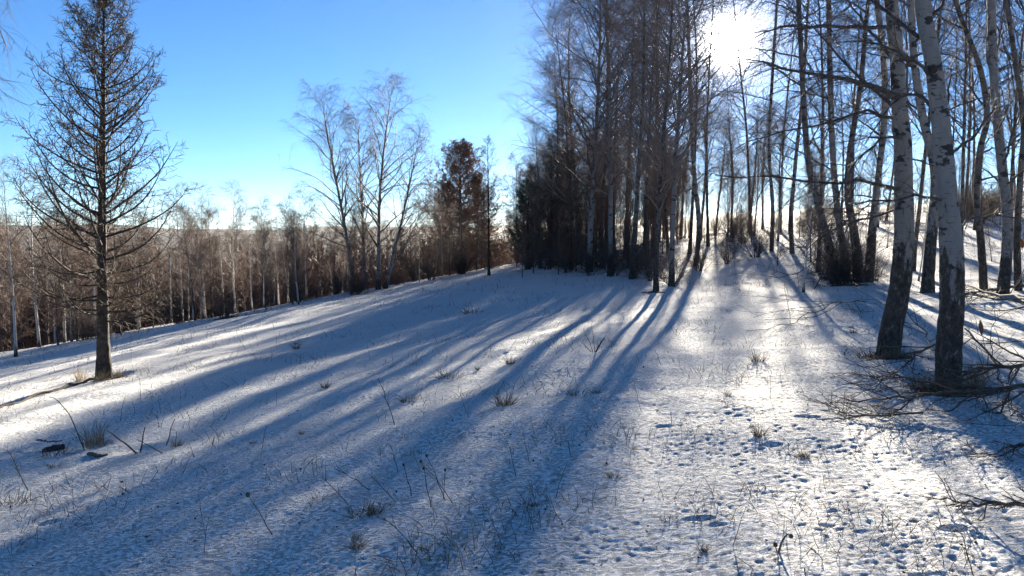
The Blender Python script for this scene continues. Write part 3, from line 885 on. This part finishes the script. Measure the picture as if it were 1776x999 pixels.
for k in range(30):
    px = random.uniform(1180, 1860); Y = random.uniform(27, 42)
    p = at(px, 400, Y); g = np.array([p[0], p[1], gz(p[0], p[1])])
    BUSH[k % 3].put(g, random.uniform(.6, 1.5), SB + where(px, SC, Y, 35), 'bush', 'scrub on the slope top', fat=random.uniform(1, 1.5))
for (px, Y, H, lab) in [(1228, 30, 11.5, 'slim twiggy birch whose stem passes just left of the sun'), (1268, 34, 7.5, 'far birch whose drooping top ends below the sun'),
                        (1420, 19, 9.5, 'thin upright birch left of the brushy clump'), (1585, 18, 10, 'thin upright birch seen between the two foreground birches'), (1668, 20, 10, 'thin twiggy birch behind the nearest birch, to its right'),
                        (1690, 26, 10.5, 'far thin birch on the slope between the nearest and the pale flecked birch'), (1752, 17, 9, 'thin twiggy birch behind the pale flecked birch'), (1640, 34, 10, 'far thin birch high on the slope behind the nearest trunk'),
                        (1196, 27, 12, 'tall twiggy birch at the right flank of the grove'), 
                        (1302, 34, 12.5, 'tall far birch whose twigs reach the right side of the sun'), 
                        (1560, 27, 11, 'tall birch far behind the second birch'), (1672, 30, 11.5, 'tall birch far behind the nearest birch, on the slope')]:
    p = at(px, 420, Y); g = np.array([p[0], p[1], gz(p[0], p[1])])
    AIRY[int(Y) % 2].put(g, H, lab, 'birch tree', tilt=(0, random.gauss(0, .03)))
for px, Y, H, lab in [(1214, 34, 6.2, 'low spreading birch on the slope at the right flank of the grove'), (1240, 37, 5.6, 'low spreading birch on the slope just left below the sun'), (1268, 40, 6.0, 'low far birch on the slope straight below the sun'),
                      (1298, 36, 5.8, 'low spreading birch on the slope just right below the sun'), (1322, 40, 6.3, 'low far birch on the slope midway to the brushy clump'), (1352, 35, 5.5, 'low spreading birch on the open slope left of the clump'), (1180, 38, 6.8, 'low far birch seen past the tallest grove trunk')]:
    p = at(px, 420, Y); g = np.array([p[0], p[1], gz(p[0], p[1])])
    DENSE[px % 2].put(g, H, lab, 'birch tree', fat=1.25, tilt=(0, random.gauss(0, .06)))
HS = 'thin bare sapling on the snowy slope'
for k in range(16):
    px = random.uniform(1330, 1800); Y = random.uniform(15, 30)
    p = at(px, 440, Y); g = np.array([p[0], p[1], gz(p[0], p[1])])
    (BROWN if k % 3 else YOUNG)[k % 3].put(g, random.uniform(1.2, 3.2), HS + where(px, SC, Y, 22), 'sapling', 'saplings on the right slope', tilt=(0, random.gauss(0, .1)))
# brush at the foot of the grove
GB = 'dark bare bush at the grove foot'
for (px, py, H) in [(1052, 466, 1.2), (1112, 468, 1.0), (1165, 493, .8), (1130, 488, .8), (1100, 484, .8), (1062, 480, 1.0), (1025, 478, .9), (985, 474, 1.0),
                    (950, 468, 1.2), (922, 464, 1.1), (1215, 470, .9), (1262, 458, .9), (1310, 446, 1.0), (1090, 466, 1.6), (1040, 464, 1.6), (1000, 460, 1.6), (965, 458, 1.6)]:
    g = ground_hit(px, py); BUSH[px % 3].put(g, H * random.uniform(.85, 1.2), GB + where(px, [(960, 'at its far left corner'), (1010, 'left of its middle'), (1080, 'at its middle'), (1140, 'toward its right end'), (1190, 'at the tallest trunk'), (1290, 'under the sun'), (1400, 'on the open slope to its right')], g[1], 22), 'bush', 'bushes at the grove foot', fat=1.1)
CB_ = 'dark brushy bush in the clump left of the second birch'
for (px, py, H, cl) in [(1448, 494, .9, ' , at its front left'), (1460, 492, 1.1, ', at its front middle'), (1475, 492, .8, ', right of its middle'), (1430, 486, .8, ', leftmost of all'), (1520, 486, .7, ', rightmost of all'), (1465, 480, 1.4, ', tallest and hindmost')]:
    g = ground_hit(px, py); BUSH[px % 3].put(g, H, CB_ + cl.replace(' ,', ','), 'bush', 'bushes in the clump', fat=1.1)
EB = 'dark leafless bush on the clearing edge'
for k in range(24):
    s = random.uniform(-14, 12); x, y = edge_pt(s, random.uniform(.6, 3.5))
    if x / y > .03 or x / y < -.72: continue
    BUSH[k % 3].put((x, y, gz(x, y)), random.uniform(.6, 1.2), EB + where(scr(x, y), WC, y, 20), 'bush', 'bushes along the far clearing edge', fat=1.2)

# ------------------------------------------------------------------ pine at the grove's left corner
def pine():
    g = ground_hit(915, 468); H = top_height(g, 318)
    r = np.random.default_rng(55)
    e = tag(empty('pine_tree', g), 'dark green pine with bushy needles poking out left of the grove', 'pine tree')
    P, R = trunk_line(H, .09, 14, r, (0, 0), .01, .005); P[0, 0, 2] = -.15
    V, Fc = tubes([(P, R, 8)]); link('trunk', make_mesh('pine_trunk', V, Fc, M['larch_bark']), e)
    st, D, idx, t, rad = kids(P, R, 46, .12, .97, .9, 1.35, r)
    L = H * .30 * (1.12 - t) * r.uniform(.7, 1.25, len(t)) + .15
    PL = grow(st, D, L, 7, r, lambda s: .05 + .06 * s, .08); RL = taper(np.minimum(rad * .5, .02), .006, 7)
    s2, D2, i2, t2, rad2 = kids(PL, RL, 6, .3, 1., .5, .9, r)
    P2 = grow(s2, D2, L[i2] * r.uniform(.15, .35, len(i2)) + .05, 4, r, lambda s: .12, .1); R2 = taper(np.full(len(i2), .007), .004, 4)
    V, Fc = tubes([(PL, RL, 4), (P2, R2, 3)]); link('branches', make_mesh('pine_branches', V, Fc, M['larch_bark']), e)
    # needles: tufts of thin blades round the shoots
    PP = np.concatenate([P2[:, 1:].reshape(-1, 3), PL[:, 5:].reshape(-1, 3)])
    DD = norm(np.concatenate([(P2[:, 1:] - P2[:, :-1]).reshape(-1, 3), (PL[:, 5:] - PL[:, 4:-1]).reshape(-1, 3)]))
    c = 26; ix = np.repeat(np.arange(len(PP)), c)
    d = norm(DD[ix] * .8 + r.standard_normal((len(ix), 3)) * .75)
    b = PP[ix] + DD[ix] * r.uniform(-.05, .04, (len(ix), 1)); Ln = r.uniform(.06, .12, (len(ix), 1))
    w = norm(np.cross(d, r.standard_normal(d.shape))) * .0035
    V = np.stack([b - w, b + w, b + d * Ln], 1).reshape(-1, 3)
    Fc = np.arange(len(V)).reshape(-1, 3)
    link('needles', make_mesh('pine_needles', V, Fc, M['needle'], False, 3), e)['kind'] = 'stuff'
pine()

# ------------------------------------------------------------------ hanging birch twigs from a tree beyond the left frame edge
def left_birch():
    Y = 9.0
    p = at(-140, 500, Y); g = np.array([p[0], p[1], gz(p[0], p[1])])
    e = tag(empty('birch_tree', g), 'birch just outside the left frame edge whose drooping twigs reach into the upper left corner', 'birch tree')
    P, R = pix_trunk(g, [(-140, 720, 30), (-135, 400, 26), (-128, 100, 22), (-120, -100, 18)], Y, 8)
    V, Fc, C, Rr = hi_trunk(P, R, 16, 90, 5, 1., .06); link('trunk', make_mesh('trunk', V, Fc, M['birch']), e)
    LB = [(pixlimb(g, q, Y), .018) for q in ([(-130, 60, 0), (-80, 10, .1), (-30, 0, .2), (-5, 30, .3), (10, 80, .3)],
                                            [(-132, 160, 0), (-90, 120, 0), (-45, 110, .1), (-15, 130, .1), (-2, 170, .1)],
                                            [(-126, 20, 0), (-60, -50, .2), (-20, -40, .3), (15, 0, .4)])]
    limb_tree(e, LB, M['limb'], M['twig'], 77, l2=10, l3=9, droop=.4, twig_len=.4, len2=.25)
left_birch()

# ------------------------------------------------------------------ distant wood (reads as one mass)
def far_wood():
    r = np.random.default_rng(88); n = 8200
    rr = np.exp(r.uniform(math.log(48), math.log(420), n))
    a = np.radians(r.uniform(-44, 6, n))
    x = rr * np.sin(a); y = rr * np.cos(a); z = height(x, y)
    H = r.uniform(3.0, 6.0, n) + 2.5 * sstep(80, 200, rr)
    top = EYE + r.uniform(-.012, .004, n) * y          # the wood stays about level with the horizon
    H = np.where(z + H > top, np.maximum(top - z, 2.0), H)
    c = 26; ix = np.repeat(np.arange(n), c)
    t = r.random(len(ix)); ang = r.random(len(ix)) * 6.28
    hh = H[ix]; b = np.stack([x[ix], y[ix], z[ix] + hh * (.12 + .75 * t)], -1)
    L = hh * .26 * (1.1 - t)
    d = np.stack([np.cos(ang) * .8, np.sin(ang) * .8, r.uniform(.4, 1.2, len(ix))], -1); d = norm(d)
    w = norm(np.cross(d, r.standard_normal(d.shape))) * (.010 * hh * (.6 + .8 * r.random(len(ix))) * (1 + rr[ix] / 160))[:, None]
    tri = np.stack([b - w, b + w, b + d * L[:, None]], 1)
    # stems
    bs = np.stack([x, y, z - .2], -1); ws = np.stack([np.full(n, 1.), np.zeros(n), np.zeros(n)], -1) * (.012 * H)[:, None]
    st = np.stack([bs - ws, bs + ws, bs + np.stack([np.zeros(n), np.zeros(n), H], -1)], 1)
    V = np.concatenate([tri, st]).reshape(-1, 3)
    me = make_mesh('far_wood', V, np.arange(len(V)).reshape(-1, 3), M['twig_brown'], False, 3)
    tag(link('distant_wood', me), 'distant brown leafless wood filling the valley below the clearing', 'wood', None, 'stuff')
far_wood()

def gwhere(px, py):
    a = [(250, 'at far left'), (500, 'left of centre'), (750, 'in the centre left'), (1000, 'in the centre'), (1250, 'in the centre right'), (1500, 'on the sunny side'), (1800, 'at far right')]
    b = [(640, 'near the far trees'), (730, 'in the middle of the clearing'), (830, 'in the nearer half'), (920, 'in the foreground'), (1000, 'close to the bottom edge')]
    return ' ' + next(t for c, t in a if px < c) + ', ' + next(t for c, t in b if py < c)
# ------------------------------------------------------------------ ground plants
def blades(n, r, rad, h, lean=.5, w=.0028, seg=4):
    a = r.random(n) * 6.28; rr = rad * np.sqrt(r.random(n))
    st = np.stack([np.cos(a) * rr, np.sin(a) * rr, np.full(n, -.02)], -1)
    D = np.stack([np.cos(a) * lean * r.random(n), np.sin(a) * lean * r.random(n), np.ones(n)], -1) + r.standard_normal((n, 3)) * .16
    P = grow(st, D, h * r.uniform(.45, 1.1, n), seg, r, lambda s: -.12 * s * (1 + lean), .12)
    R = taper(np.full(n, w), w * .3, seg)
    return P, R
TUFT = []
for i, (n, rad, h, ln, mt) in enumerate([(70, .07, .20, .8, 'straw_dark'), (45, .10, .13, 1.2, 'straw_dark'), (90, .10, .30, .5, 'straw'), (30, .12, .09, 1.6, 'straw')]):
    P, R = blades(n, np.random.default_rng(900 + i), rad, h, ln)
    V, Fc = tubes([(P, R, 3)]); TUFT.append(make_mesh('tuft', V, Fc, M[mt]))
def tuft(px, py, k, sc, label, group=None):
    g = ground_hit(px, py); o = link('grass_tuft', TUFT[k]); o.location = g + np.array([0, 0, .005]); o.scale = (sc * .8, sc * .8, sc * .75); o.rotation_euler = (0, 0, random.uniform(0, 6))
    tag(o, label, 'grass tuft', group)
tuft(163, 772, 2, 1.15, 'round tuft of dry yellow grass standing beside the broken sticks at lower left', None)
tuft(24, 876, 1, 1.3, 'low dry grass tuft at the left frame edge near the bottom')
tuft(625, 893, 1, 1.0, 'dark grass tuft in the foreground shade left of the tall weeds')
tuft(650, 892, 0, .7, 'upright stubby tuft beside the dark foreground tuft')
tuft(875, 703, 0, 1.2, 'grey brown tuft in the middle of the clearing beside the broad shadow')
tuft(780, 656, 1, 1.6, 'wide low tuft in the middle of the clearing')
tuft(710, 695, 1, 1.2, 'thin tuft between two blue shadow stripes')
tuft(885, 632, 0, .9, 'small tuft up the clearing from the grey brown one')
tuft(820, 543, 1, 2.2, 'tuft at the far end of the clearing in front of the grove')
tuft(515, 605, 0, 1.0, 'single tuft on the lit bank right of the big larch')
tuft(1315, 628, 0, 1.1, 'dark tuft on the sunny snow below the clump')
tuft(1317, 757, 0, .75, 'dark tuft sunk in a hollow of the sunny crust')
tuft(1226, 752, 3, 1.1, 'flat tuft lying in a hollow left of the dark sunken tuft')
tuft(795, 945, 3, 1.8, 'pale matted grass in the sunny patch at the bottom edge')
tuft(720, 968, 3, 1.5, 'pale matted grass where the broad shadow leaves the frame')
tuft(935, 850, 3, 1.0, 'faint matted grass beside the foreground footprints')
tuft(140, 660, 2, .9, 'yellow grass tuft left of the larch foot')
tuft(205, 655, 2, .7, 'yellow grass tuft right of the larch foot')
tuft(175, 662, 2, .9, 'dry grass leaning against the front of the larch trunk')
tuft(96, 790, 1, 1.4, 'dark tuft by the small log at lower left')
tuft(1640, 680, 0, 1.5, 'dry grass around the foot of the nearest birch')
tuft(1605, 672, 1, 1.7, 'matted grass left of the foot of the nearest birch')
tuft(1690, 668, 2, 1.1, 'brown grass right of the foot of the nearest birch')
tuft(1515, 620, 1, 2.0, 'dry leaves and grass left of the foot of the second birch')
tuft(1565, 622, 0, 1.4, 'dry grass right of the foot of the second birch')
for k in range(36):
    px = random.uniform(30, 1500); py = random.uniform(560, 960)
    if 600 < px < 1200 and py < 600: continue
    tuft(px, py, random.choice([0, 1, 3]), random.uniform(.3, .75), 'small sparse grass tuft' + gwhere(px, py), 'small grass tufts in the clearing')

def scatter_grass():
    r = np.random.default_rng(19)
    Ps, Rs = [], []
    n = 13000
    a = np.radians(r.uniform(-38, 38, n)); rr = np.exp(r.uniform(math.log(3.2), math.log(42), n))
    x = rr * np.sin(a); y = rr * np.cos(a)
    dens = vnoise(x / 1.2, y / 1.2, 61) + .35 * vnoise(x / .35, y / .35, 62) + .34 * sstep(2, 11, x) + .12 * sstep(10, 25, rr) + .2 * (sstep(-3, -9, x))
    keep = dens > .16; x, y, rr = x[keep], y[keep], rr[keep]; n = len(x)
    st = np.stack([x, y, height(x, y) + snow_relief(x, y) - .01], -1)
    D = r.standard_normal((n, 3)) * .55; D[:, 2] = 1
    P = grow(st, D, r.uniform(.03, .15, n) * (1 + rr / 30), 4, r, lambda s: -.25 * s, .15)
    R = taper(np.full(n, .0016) * (1 + rr / 12), .0006, 4)
    V, Fc = tubes([(P, R, 3)])
    tag(link('dry_grass', make_mesh('dry_grass', V, Fc, M['straw_dark'])), 'sparse dry grass blades poking through the snow crust', 'grass', None, 'stuff')
scatter_grass()

def stems(name, label, cat, lines, mat='dead', group=None, heads=None, side=0, seed=0):
    """lines: list of ((px,py) foot, (px,py) tip, width m[, bend]) standing at the first foot's distance"""
    r = np.random.default_rng(seed + 1000)
    g = ground_hit(*lines[0][0]); e = tag(empty(name, g), label, cat, group)
    for ln in lines:
        f, tp, w = ln[:3]
        gf = ground_hit(*f); Yf = gf[1]
        tip = at(tp[0], tp[1], Yf + r.uniform(-.06, .06))
        n = 8; t = np.linspace(0, 1, n)[:, None]
        a = gf + np.array([0, 0, -.03]); P = a * (1 - t) + tip * t
        L = np.linalg.norm(tip - a)
        P += np.array([[0, 0, 1.]]) * (np.sin(t * math.pi) * L * (ln[3] if len(ln) > 3 else .03)) + r.standard_normal((n, 3)) * .008 * L
        P[0] = a
        PL = P[None] - g; RL = taper(np.array([w]), w * .5, n)
        items = [(PL, RL, 5)]
        if side:
            s2, D2, i2, t2, rd = kids(PL, RL, side, .35, 1., .4, .9, r)
            P2 = grow(s2, D2, L * r.uniform(.08, .25, len(i2)), 4, r, lambda s: .03, .15)
            items.append((P2, taper(rd * .6, .0008, 4), 3))
        V, Fc = tubes(items)
        link('stem', make_mesh('stem', V, Fc, M[mat]), e)
        if heads:
            hp = tip - g; hr = heads
            u = np.linspace(0.02, math.pi - .02, 7); ra = hr * np.sin(u) * (1 + .25 * r.random(7)); zz = -hr * np.cos(u) * 1.3
            V, Fc = tubes([(np.stack([hp[0] + 0 * zz, hp[1] + 0 * zz, hp[2] + zz], -1)[None], ra[None], 7)])
            link('seed_head', make_mesh('seed_head', V, Fc, M['dead'], False), e)
    return e
stems('dead_weed', 'curved dark stem bending left over the snow at lower left', 'weed', [((146, 776), (86, 688), .006, .22)])
stems('broken_sticks', 'cluster of broken sticks crossing in a V at lower left', 'sticks', [((238, 782), (185, 746), .009), ((243, 780), (251, 741), .008), ((289, 786), (237, 762), .006), ((286, 775), (303, 726), .006), ((303, 778), (307, 748), .004)])
stems('dead_weed', 'short pointed stub right of the broken sticks', 'weed', [((367, 772), (372, 758), .006)])
stems('dead_weed', 'jagged weed stem leaning right near the left frame edge', 'weed', [((50, 852), (14, 780), .004, .02)], side=22, seed=4)
stems('dead_weed', 'thin stalk standing above the shadows left of centre', 'weed', [((686, 738), (657, 655), .004)], side=12, seed=5)
stems('dry_weed', 'leaning weed with a dark seed head in the foreground shade', 'weed', [((476, 928), (430, 858), .0035)], heads=.012, side=5, seed=6)
stems('dry_weed', 'group of tall dry weeds with small seed heads in the foreground', 'weed', [((790, 872), (730, 800), .003), ((748, 880), (735, 812), .003), ((775, 868), (740, 790), .003), ((768, 866), (772, 815), .003), ((716, 862), (700, 806), .003)], heads=.008, side=4, seed=7)
stems('dry_weed', 'low arching twig below the tall dry weeds', 'weed', [((730, 960), (652, 895), .003, .12)], side=4, seed=8)
stems('dry_weed', 'sprawling twiggy weed left of the tall dry weeds', 'weed', [((612, 880), (560, 828), .003), ((650, 850), (580, 812), .003), ((692, 872), (640, 822), .003)], side=6, seed=9)
stems('dry_weed', 'two pale stalks in the sunny patch at the bottom edge', 'weed', [((775, 985), (785, 918), .003), ((825, 955), (815, 895), .0028), ((805, 990), (790, 930), .0025)], mat='straw', side=2, seed=10)
stems('dead_weed', 'dark forked twig stuck in the snow beside the broad shadow', 'weed', [((1030, 612), (1048, 586), .012), ((1030, 612), (1012, 570), .005), ((1030, 611), (1006, 592), .005), ((1032, 612), (1026, 560), .004)], side=7, seed=11)
stems('dead_weed', 'curled stalk with a brown pod near the bottom edge at right', 'weed', [((1352, 975), (1345, 945), .004), ((1348, 960), (1372, 930), .006, .4)], heads=.009, seed=12)
stems('dead_weed', 'thin upright stem at lower right', 'weed', [((1690, 998), (1668, 925), .003)], side=4, seed=13)
stems('dead_weed', 'broken bent straw at the bottom edge right of centre', 'weed', [((1322, 990), (1272, 962), .0028), ((1284, 999), (1274, 963), .0028)], mat='straw', seed=14)
stems('dead_weed', 'upright stub casting no branch on the lit bank behind the sticks', 'weed', [((245, 700), (242, 655), .003)], side=5, seed=15)
stems('dry_weed', 'pair of fine stalks in the middle of the sunny crust', 'weed', [((990, 790), (985, 765), .003), ((1085, 775), (1090, 745), .0025)], side=3, seed=16)
for k in range(46):
    px = random.uniform(60, 1700); py = random.uniform(600, 985)
    if px > 1500 and py < 700: continue
    h = random.uniform(18, 60) * (py - 380) / 450
    stems('dry_stalk', ('fine bare dry stalk', 'fine branching dry stalk')[k % 2] + gwhere(px, py), 'stalk', [((px, py), (px + random.uniform(-.5, .5) * h, py - h), random.uniform(.0012, .0024), random.uniform(-.05, .15))], group='fine stalks in the clearing', side=(0, 6)[k % 2], seed=100 + k, mat=random.choice(['dead', 'straw_dark']))

# small snowy log and the thin pole lying from the larch foot
def lying(name, label, cat, pix, r0, r1, lift=.0, side=0, mat='dead', seed=0, l3=0, spread=.3, up=.15, bump=0.0):
    """a stick lying on the snow through the given pixels"""
    r = np.random.default_rng(2000 + seed)
    pts = [ground_hit(a, b) + np.array([0, 0, lift + c]) for (a, b, c) in pix]
    pts = np.array(pts); seg = np.concatenate([[0], np.cumsum(np.linalg.norm(np.diff(pts, axis=0), axis=1))])
    n = 16; u = np.linspace(0, seg[-1], n)
    P = np.stack([np.interp(u, seg, pts[:, c]) for c in range(3)], -1)
    P[1:-1] = .25 * P[:-2] + .5 * P[1:-1] + .25 * P[2:]
    P[1:-1] += r.standard_normal((n - 2, 3)) * .01 * seg[-1] ** .5
    e = tag(empty(name, P[0]), label, cat)
    PL = P[None] - P[0]; RL = taper(np.array([r0]), r1, n)
    V, Fc = tubes([(PL, RL, 8)]); link('stem', make_mesh('lying_stem', V, Fc, M[mat]), e)
    if side:
        s2, D2, i2, t2, rd = kids(PL, RL, side, .1, 1., .4, .9, r, flat=.75)
        L = seg[-1] * spread * r.uniform(.4, 1.1, len(i2)) * (1.15 - .6 * t2)
        P2 = grow(s2, D2, L, 7, r, lambda s: up * .2 - .03 * s, .1); R2 = taper(np.minimum(rd * .65, .01), .002, 7)
        items = [(P2, R2, 4)]
        if l3:
            s3, D3, i3, t3, r3 = kids(P2, R2, l3, .1, 1., .4, .9, r, flat=.5)
            P3 = grow(s3, D3, L[i3] * r.uniform(.15, .5, len(i3)), 5, r, lambda s: 0.0, .13)
            items.append((P3, taper(np.minimum(r3 * .7, .004), .0013, 5), 3))
        # keep them above the snow
        for q in [it[0] for it in items]:
            w = q + P[0]; hz = height(w[..., 0], w[..., 1]) + .012 - P[0][2]
            q[..., 2] = np.maximum(q[..., 2], hz)
        V, Fc = tubes(items); link('twigs', make_mesh('lying_twigs', V, Fc, M[mat if mat != 'larch_bark' else 'dead']), e)
    return e, P
lying('fallen_pole', 'thin pole lying on the snow from the larch foot to the left edge', 'fallen pole', [(168, 660, .01), (120, 672, .02), (60, 690, .02), (-20, 716, .01)], .022, .012, .01, seed=1)
lying('log', 'small dark log half buried in snow at lower left', 'log', [(78, 784, .0), (95, 781, .02), (112, 777, .01)], .035, .03, .0, mat='larch_bark', seed=2)
lying('dead_stick', 'short stick lying against the small log', 'stick', [(65, 772, .05), (90, 775, .05), (108, 772, .04)], .008, .005, .0, seed=3)
lying('dead_stick', 'snowy stick lying right of the dry yellow tuft', 'stick', [(154, 790, .01), (170, 795, .02), (186, 792, .01)], .02, .015, .0, seed=4)
lying('fallen_branch', 'fallen branch spreading left below the nearest birch from the right frame edge', 'fallen branch', [(1830, 726, .25), (1740, 722, .22), (1660, 718, .18), (1560, 716, .12), (1470, 706, .05)], .017, .004, 0, 26, 'dead', 5, 6, .42)
lying('fallen_branch', 'fallen branch reaching in from the right edge at knee height of the nearest birch', 'fallen branch', [(1820, 690, .3), (1760, 700, .3), (1700, 690, .25), (1640, 700, .2), (1580, 690, .1)], .02, .004, 0, 24, 'dead', 6, 6, .42)
lying('fallen_branch', 'fallen branch in the lower right corner with fine upturned twigs', 'fallen branch', [(1850, 912, .12), (1776, 910, .10), (1710, 905, .08), (1660, 890, .06), (1618, 876, .04)], .012, .003, 0, 20, 'dead', 7, 6, .36)
lying('fallen_branch', 'thin dead branch leaning from the nearest birch foot down to the left', 'fallen branch', [(1640, 640, .25), (1600, 640, .2), (1560, 660, .12), (1510, 690, .04)], .011, .003, 0, 14, 'dead', 8, 5, .4)
lying('fallen_branch', 'dead branch lying between the two foreground birches', 'fallen branch', [(1632, 640, .08), (1600, 590, .12), (1570, 560, .2), (1545, 545, .3)], .010, .004, 0, 8, 'dead', 9, 4, .3)
lying('fallen_branch', 'heap of dead branches at the right edge behind the nearest birch', 'fallen branch', [(1830, 520, .2), (1770, 516, .2), (1720, 518, .15), (1660, 522, .1)], .03, .008, 0, 30, 'dead', 10, 6, .35)
lying('fallen_branch', 'twiggy dead branch on the sunny snow left of the second birch', 'fallen branch', [(1500, 560, .3), (1450, 545, .2), (1390, 560, .06), (1330, 575, .03)], .010, .003, 0, 14, 'dead', 11, 6, .45)
lying('fallen_branch', 'long dead branch reaching in low from the right edge behind the trunk', 'fallen branch', [(1830, 640, .45), (1776, 590, .5), (1730, 570, .45), (1680, 545, .35), (1640, 535, .2)], .016, .006, 0, 16, 'dead', 12, 5, .3)
lying('fallen_branch', 'fine dead branch fanned out on the snow below the two birches', 'fallen branch', [(1600, 730, .06), (1540, 735, .05), (1480, 728, .03), (1430, 705, .02)], .008, .003, 0, 18, 'dead', 13, 6, .45)

lying('fallen_branch', 'fine grey branch crossing the snow just below the second birch foot', 'fallen branch', [(1620, 676, .05), (1570, 668, .06), (1520, 660, .04), (1460, 655, .03)], .008, .002, 0, 16, 'dead', 14, 6, .5)
lying('fallen_branch', 'bent dead branch lying right of the nearest birch foot', 'fallen branch', [(1672, 610, .25), (1712, 640, .18), (1740, 690, .10), (1776, 760, .04)], .009, .003, 0, 14, 'dead', 15, 5, .4)
lying('fallen_branch', 'spray of fine twigs on the snow near the right edge above the corner branch', 'fallen branch', [(1830, 800, .1), (1770, 790, .08), (1720, 800, .05), (1670, 790, .03)], .008, .002, 0, 16, 'dead', 16, 6, .45)
# curled dead leaves hanging by the right edge
def leaf(px, py, Y, L, wd, label):
    p = at(px, py, Y); n = 9; t = np.linspace(0, 1, n)
    prof = np.sin(np.pi * np.clip(t, 0.04, .97)) ** .6 * wd
    P = np.stack([.15 * L * np.sin(t * 2), .1 * L * np.sin(t * 3), -t * L], -1)[None]
    V, Fc = tubes([(P, prof[None], 7)])
    V[:, 1] *= .45
    o = link('dead_leaf', make_mesh('dead_leaf', V, Fc, M['leaf'])); o.location = p
    tag(o, label, 'dead leaf')
leaf(1700, 556, 6.6, .125, .020, 'dark curled leaf hanging below a branch right of the nearest birch')
leaf(1772, 415, 6.0, .07, .02, 'reddish curled leaf at the right frame edge')

# bare earth and litter round the feet of the trees
def litter(px, py, rx, ry, hgt, label, seed):
    g = ground_hit(px, py); r = np.random.default_rng(seed)
    n = 26; m = 10
    a = np.linspace(0, 2 * math.pi, n, endpoint=False); q = np.linspace(0, 1, m)
    A, Q = np.meshgrid(a, q)
    rag = 1 + .9 * vnoise(np.cos(A) * 2 + seed, np.sin(A) * 2, 70)
    X = g[0] + np.cos(A) * Q * rx * rag; Y_ = g[1] + np.sin(A) * Q * ry * rag
    Z = height(X, Y_) + snow_relief(X, Y_) * .6 + hgt * .4 * (1 - Q ** 2) - .025 * Q ** 1.2 + .045 * vnoise(X * 11, Y_ * 11, 71) - .0
    V = np.stack([X, Y_, Z], -1).reshape(-1, 3) - g
    i = np.arange(m - 1)[:, None] * n; j = np.arange(n)[None]; j2 = (j + 1) % n
    Fc = np.stack([i + j, i + j2, i + n + j2, i + n + j], -1).reshape(-1, 4)
    e = link('litter_mound', make_mesh('litter', V, Fc, M['litter'])); e.location = g
    tag(e, label, 'leaf litter', None, 'stuff')
litter(1640, 675, .42, .34, .05, 'mound of dark litter round the foot of the nearest birch', 1)
litter(1532, 618, .36, .30, .05, 'mound of dark litter round the foot of the second birch', 2)
litter(182, 657, .35, .30, .05, 'mound of dead grass and litter round the larch foot', 3)
litter(1475, 495, .6, .3, .06, 'dark litter under the brushy clump', 4)
litter(1135, 508, .4, .25, .06, 'dark litter under the front corner of the grove', 5)
litter(395, 552, .5, .35, .10, 'dark brush heap at the lower clearing edge', 6)

# ------------------------------------------------------------------ thin winter haze
def haze():
    X0, X1, Y0, Y1, Z0, Z1 = -9500, 9500, -9500, 9500, -60, 125
    V = np.array([(x, y, z) for z in (Z0, Z1) for y in (Y0, Y1) for x in (X0, X1)], float)
    Fc = np.array([(0, 2, 3, 1), (4, 5, 7, 6), (0, 1, 5, 4), (2, 6, 7, 3), (0, 4, 6, 2), (1, 3, 7, 5)])
    m = bpy.data.materials.new('haze'); m.use_nodes = True; nt = m.node_tree; nt.nodes.clear()
    out = nt.nodes.new('ShaderNodeOutputMaterial'); v = nt.nodes.new('ShaderNodeVolumePrincipled')
    v.inputs['Color'].default_value = (.82, .90, 1, 1); v.inputs['Density'].default_value = 1.3e-5; v.inputs['Anisotropy'].default_value = .7
    nt.links.new(v.outputs[0], out.inputs['Volume'])
    tag(link('haze', make_mesh('haze', V, Fc, m, False)), 'thin pale winter haze over the valley', None, None, 'stuff')
haze()

def crumbs():
    r = np.random.default_rng(5); X = []
    for (g, R_, n) in ((gA, .55, 520), (gB, .55, 520), (gL, .5, 420), (g6, 1.1, 420)):
        a = r.random(n) * 6.28; q = .12 + R_ * r.random(n) ** 1.3
        X.append(np.stack([g[0] + np.cos(a) * q, g[1] + np.sin(a) * q], -1))
    n = 1500; a = np.radians(r.uniform(-35, 36, n)); q = np.exp(r.uniform(math.log(3.2), math.log(18), n))
    X.append(np.stack([q * np.sin(a), q * np.cos(a)], -1))
    X = np.concatenate(X); n = len(X)
    z = height(X[:, 0], X[:, 1]) + snow_relief(X[:, 0], X[:, 1]) + .006
    c = np.column_stack([X, z]); u = norm(r.standard_normal((n, 3)) * [1, 1, .35]); v = norm(np.cross(u, r.standard_normal((n, 3)) * [.4, .4, 1]))
    s1 = r.uniform(.004, .013, (n, 1)); s2 = s1 * r.uniform(.3, .8, (n, 1))
    V = np.stack([c - u * s1, c - v * s2 + [0, 0, .002], c + u * s1, c + v * s2], 1).reshape(-1, 3)
    tag(link('bark_litter', make_mesh('bark_litter', V, np.arange(4 * n).reshape(-1, 4), M['litter'], False)), 'fallen bark flakes and leaf crumbs strewn on the snow', 'litter', None, 'stuff')
crumbs()

tri = sum(len(m.polygons) * 2 for m in bpy.data.meshes)
print('unique triangles', tri, 'objects', len(bpy.data.objects))
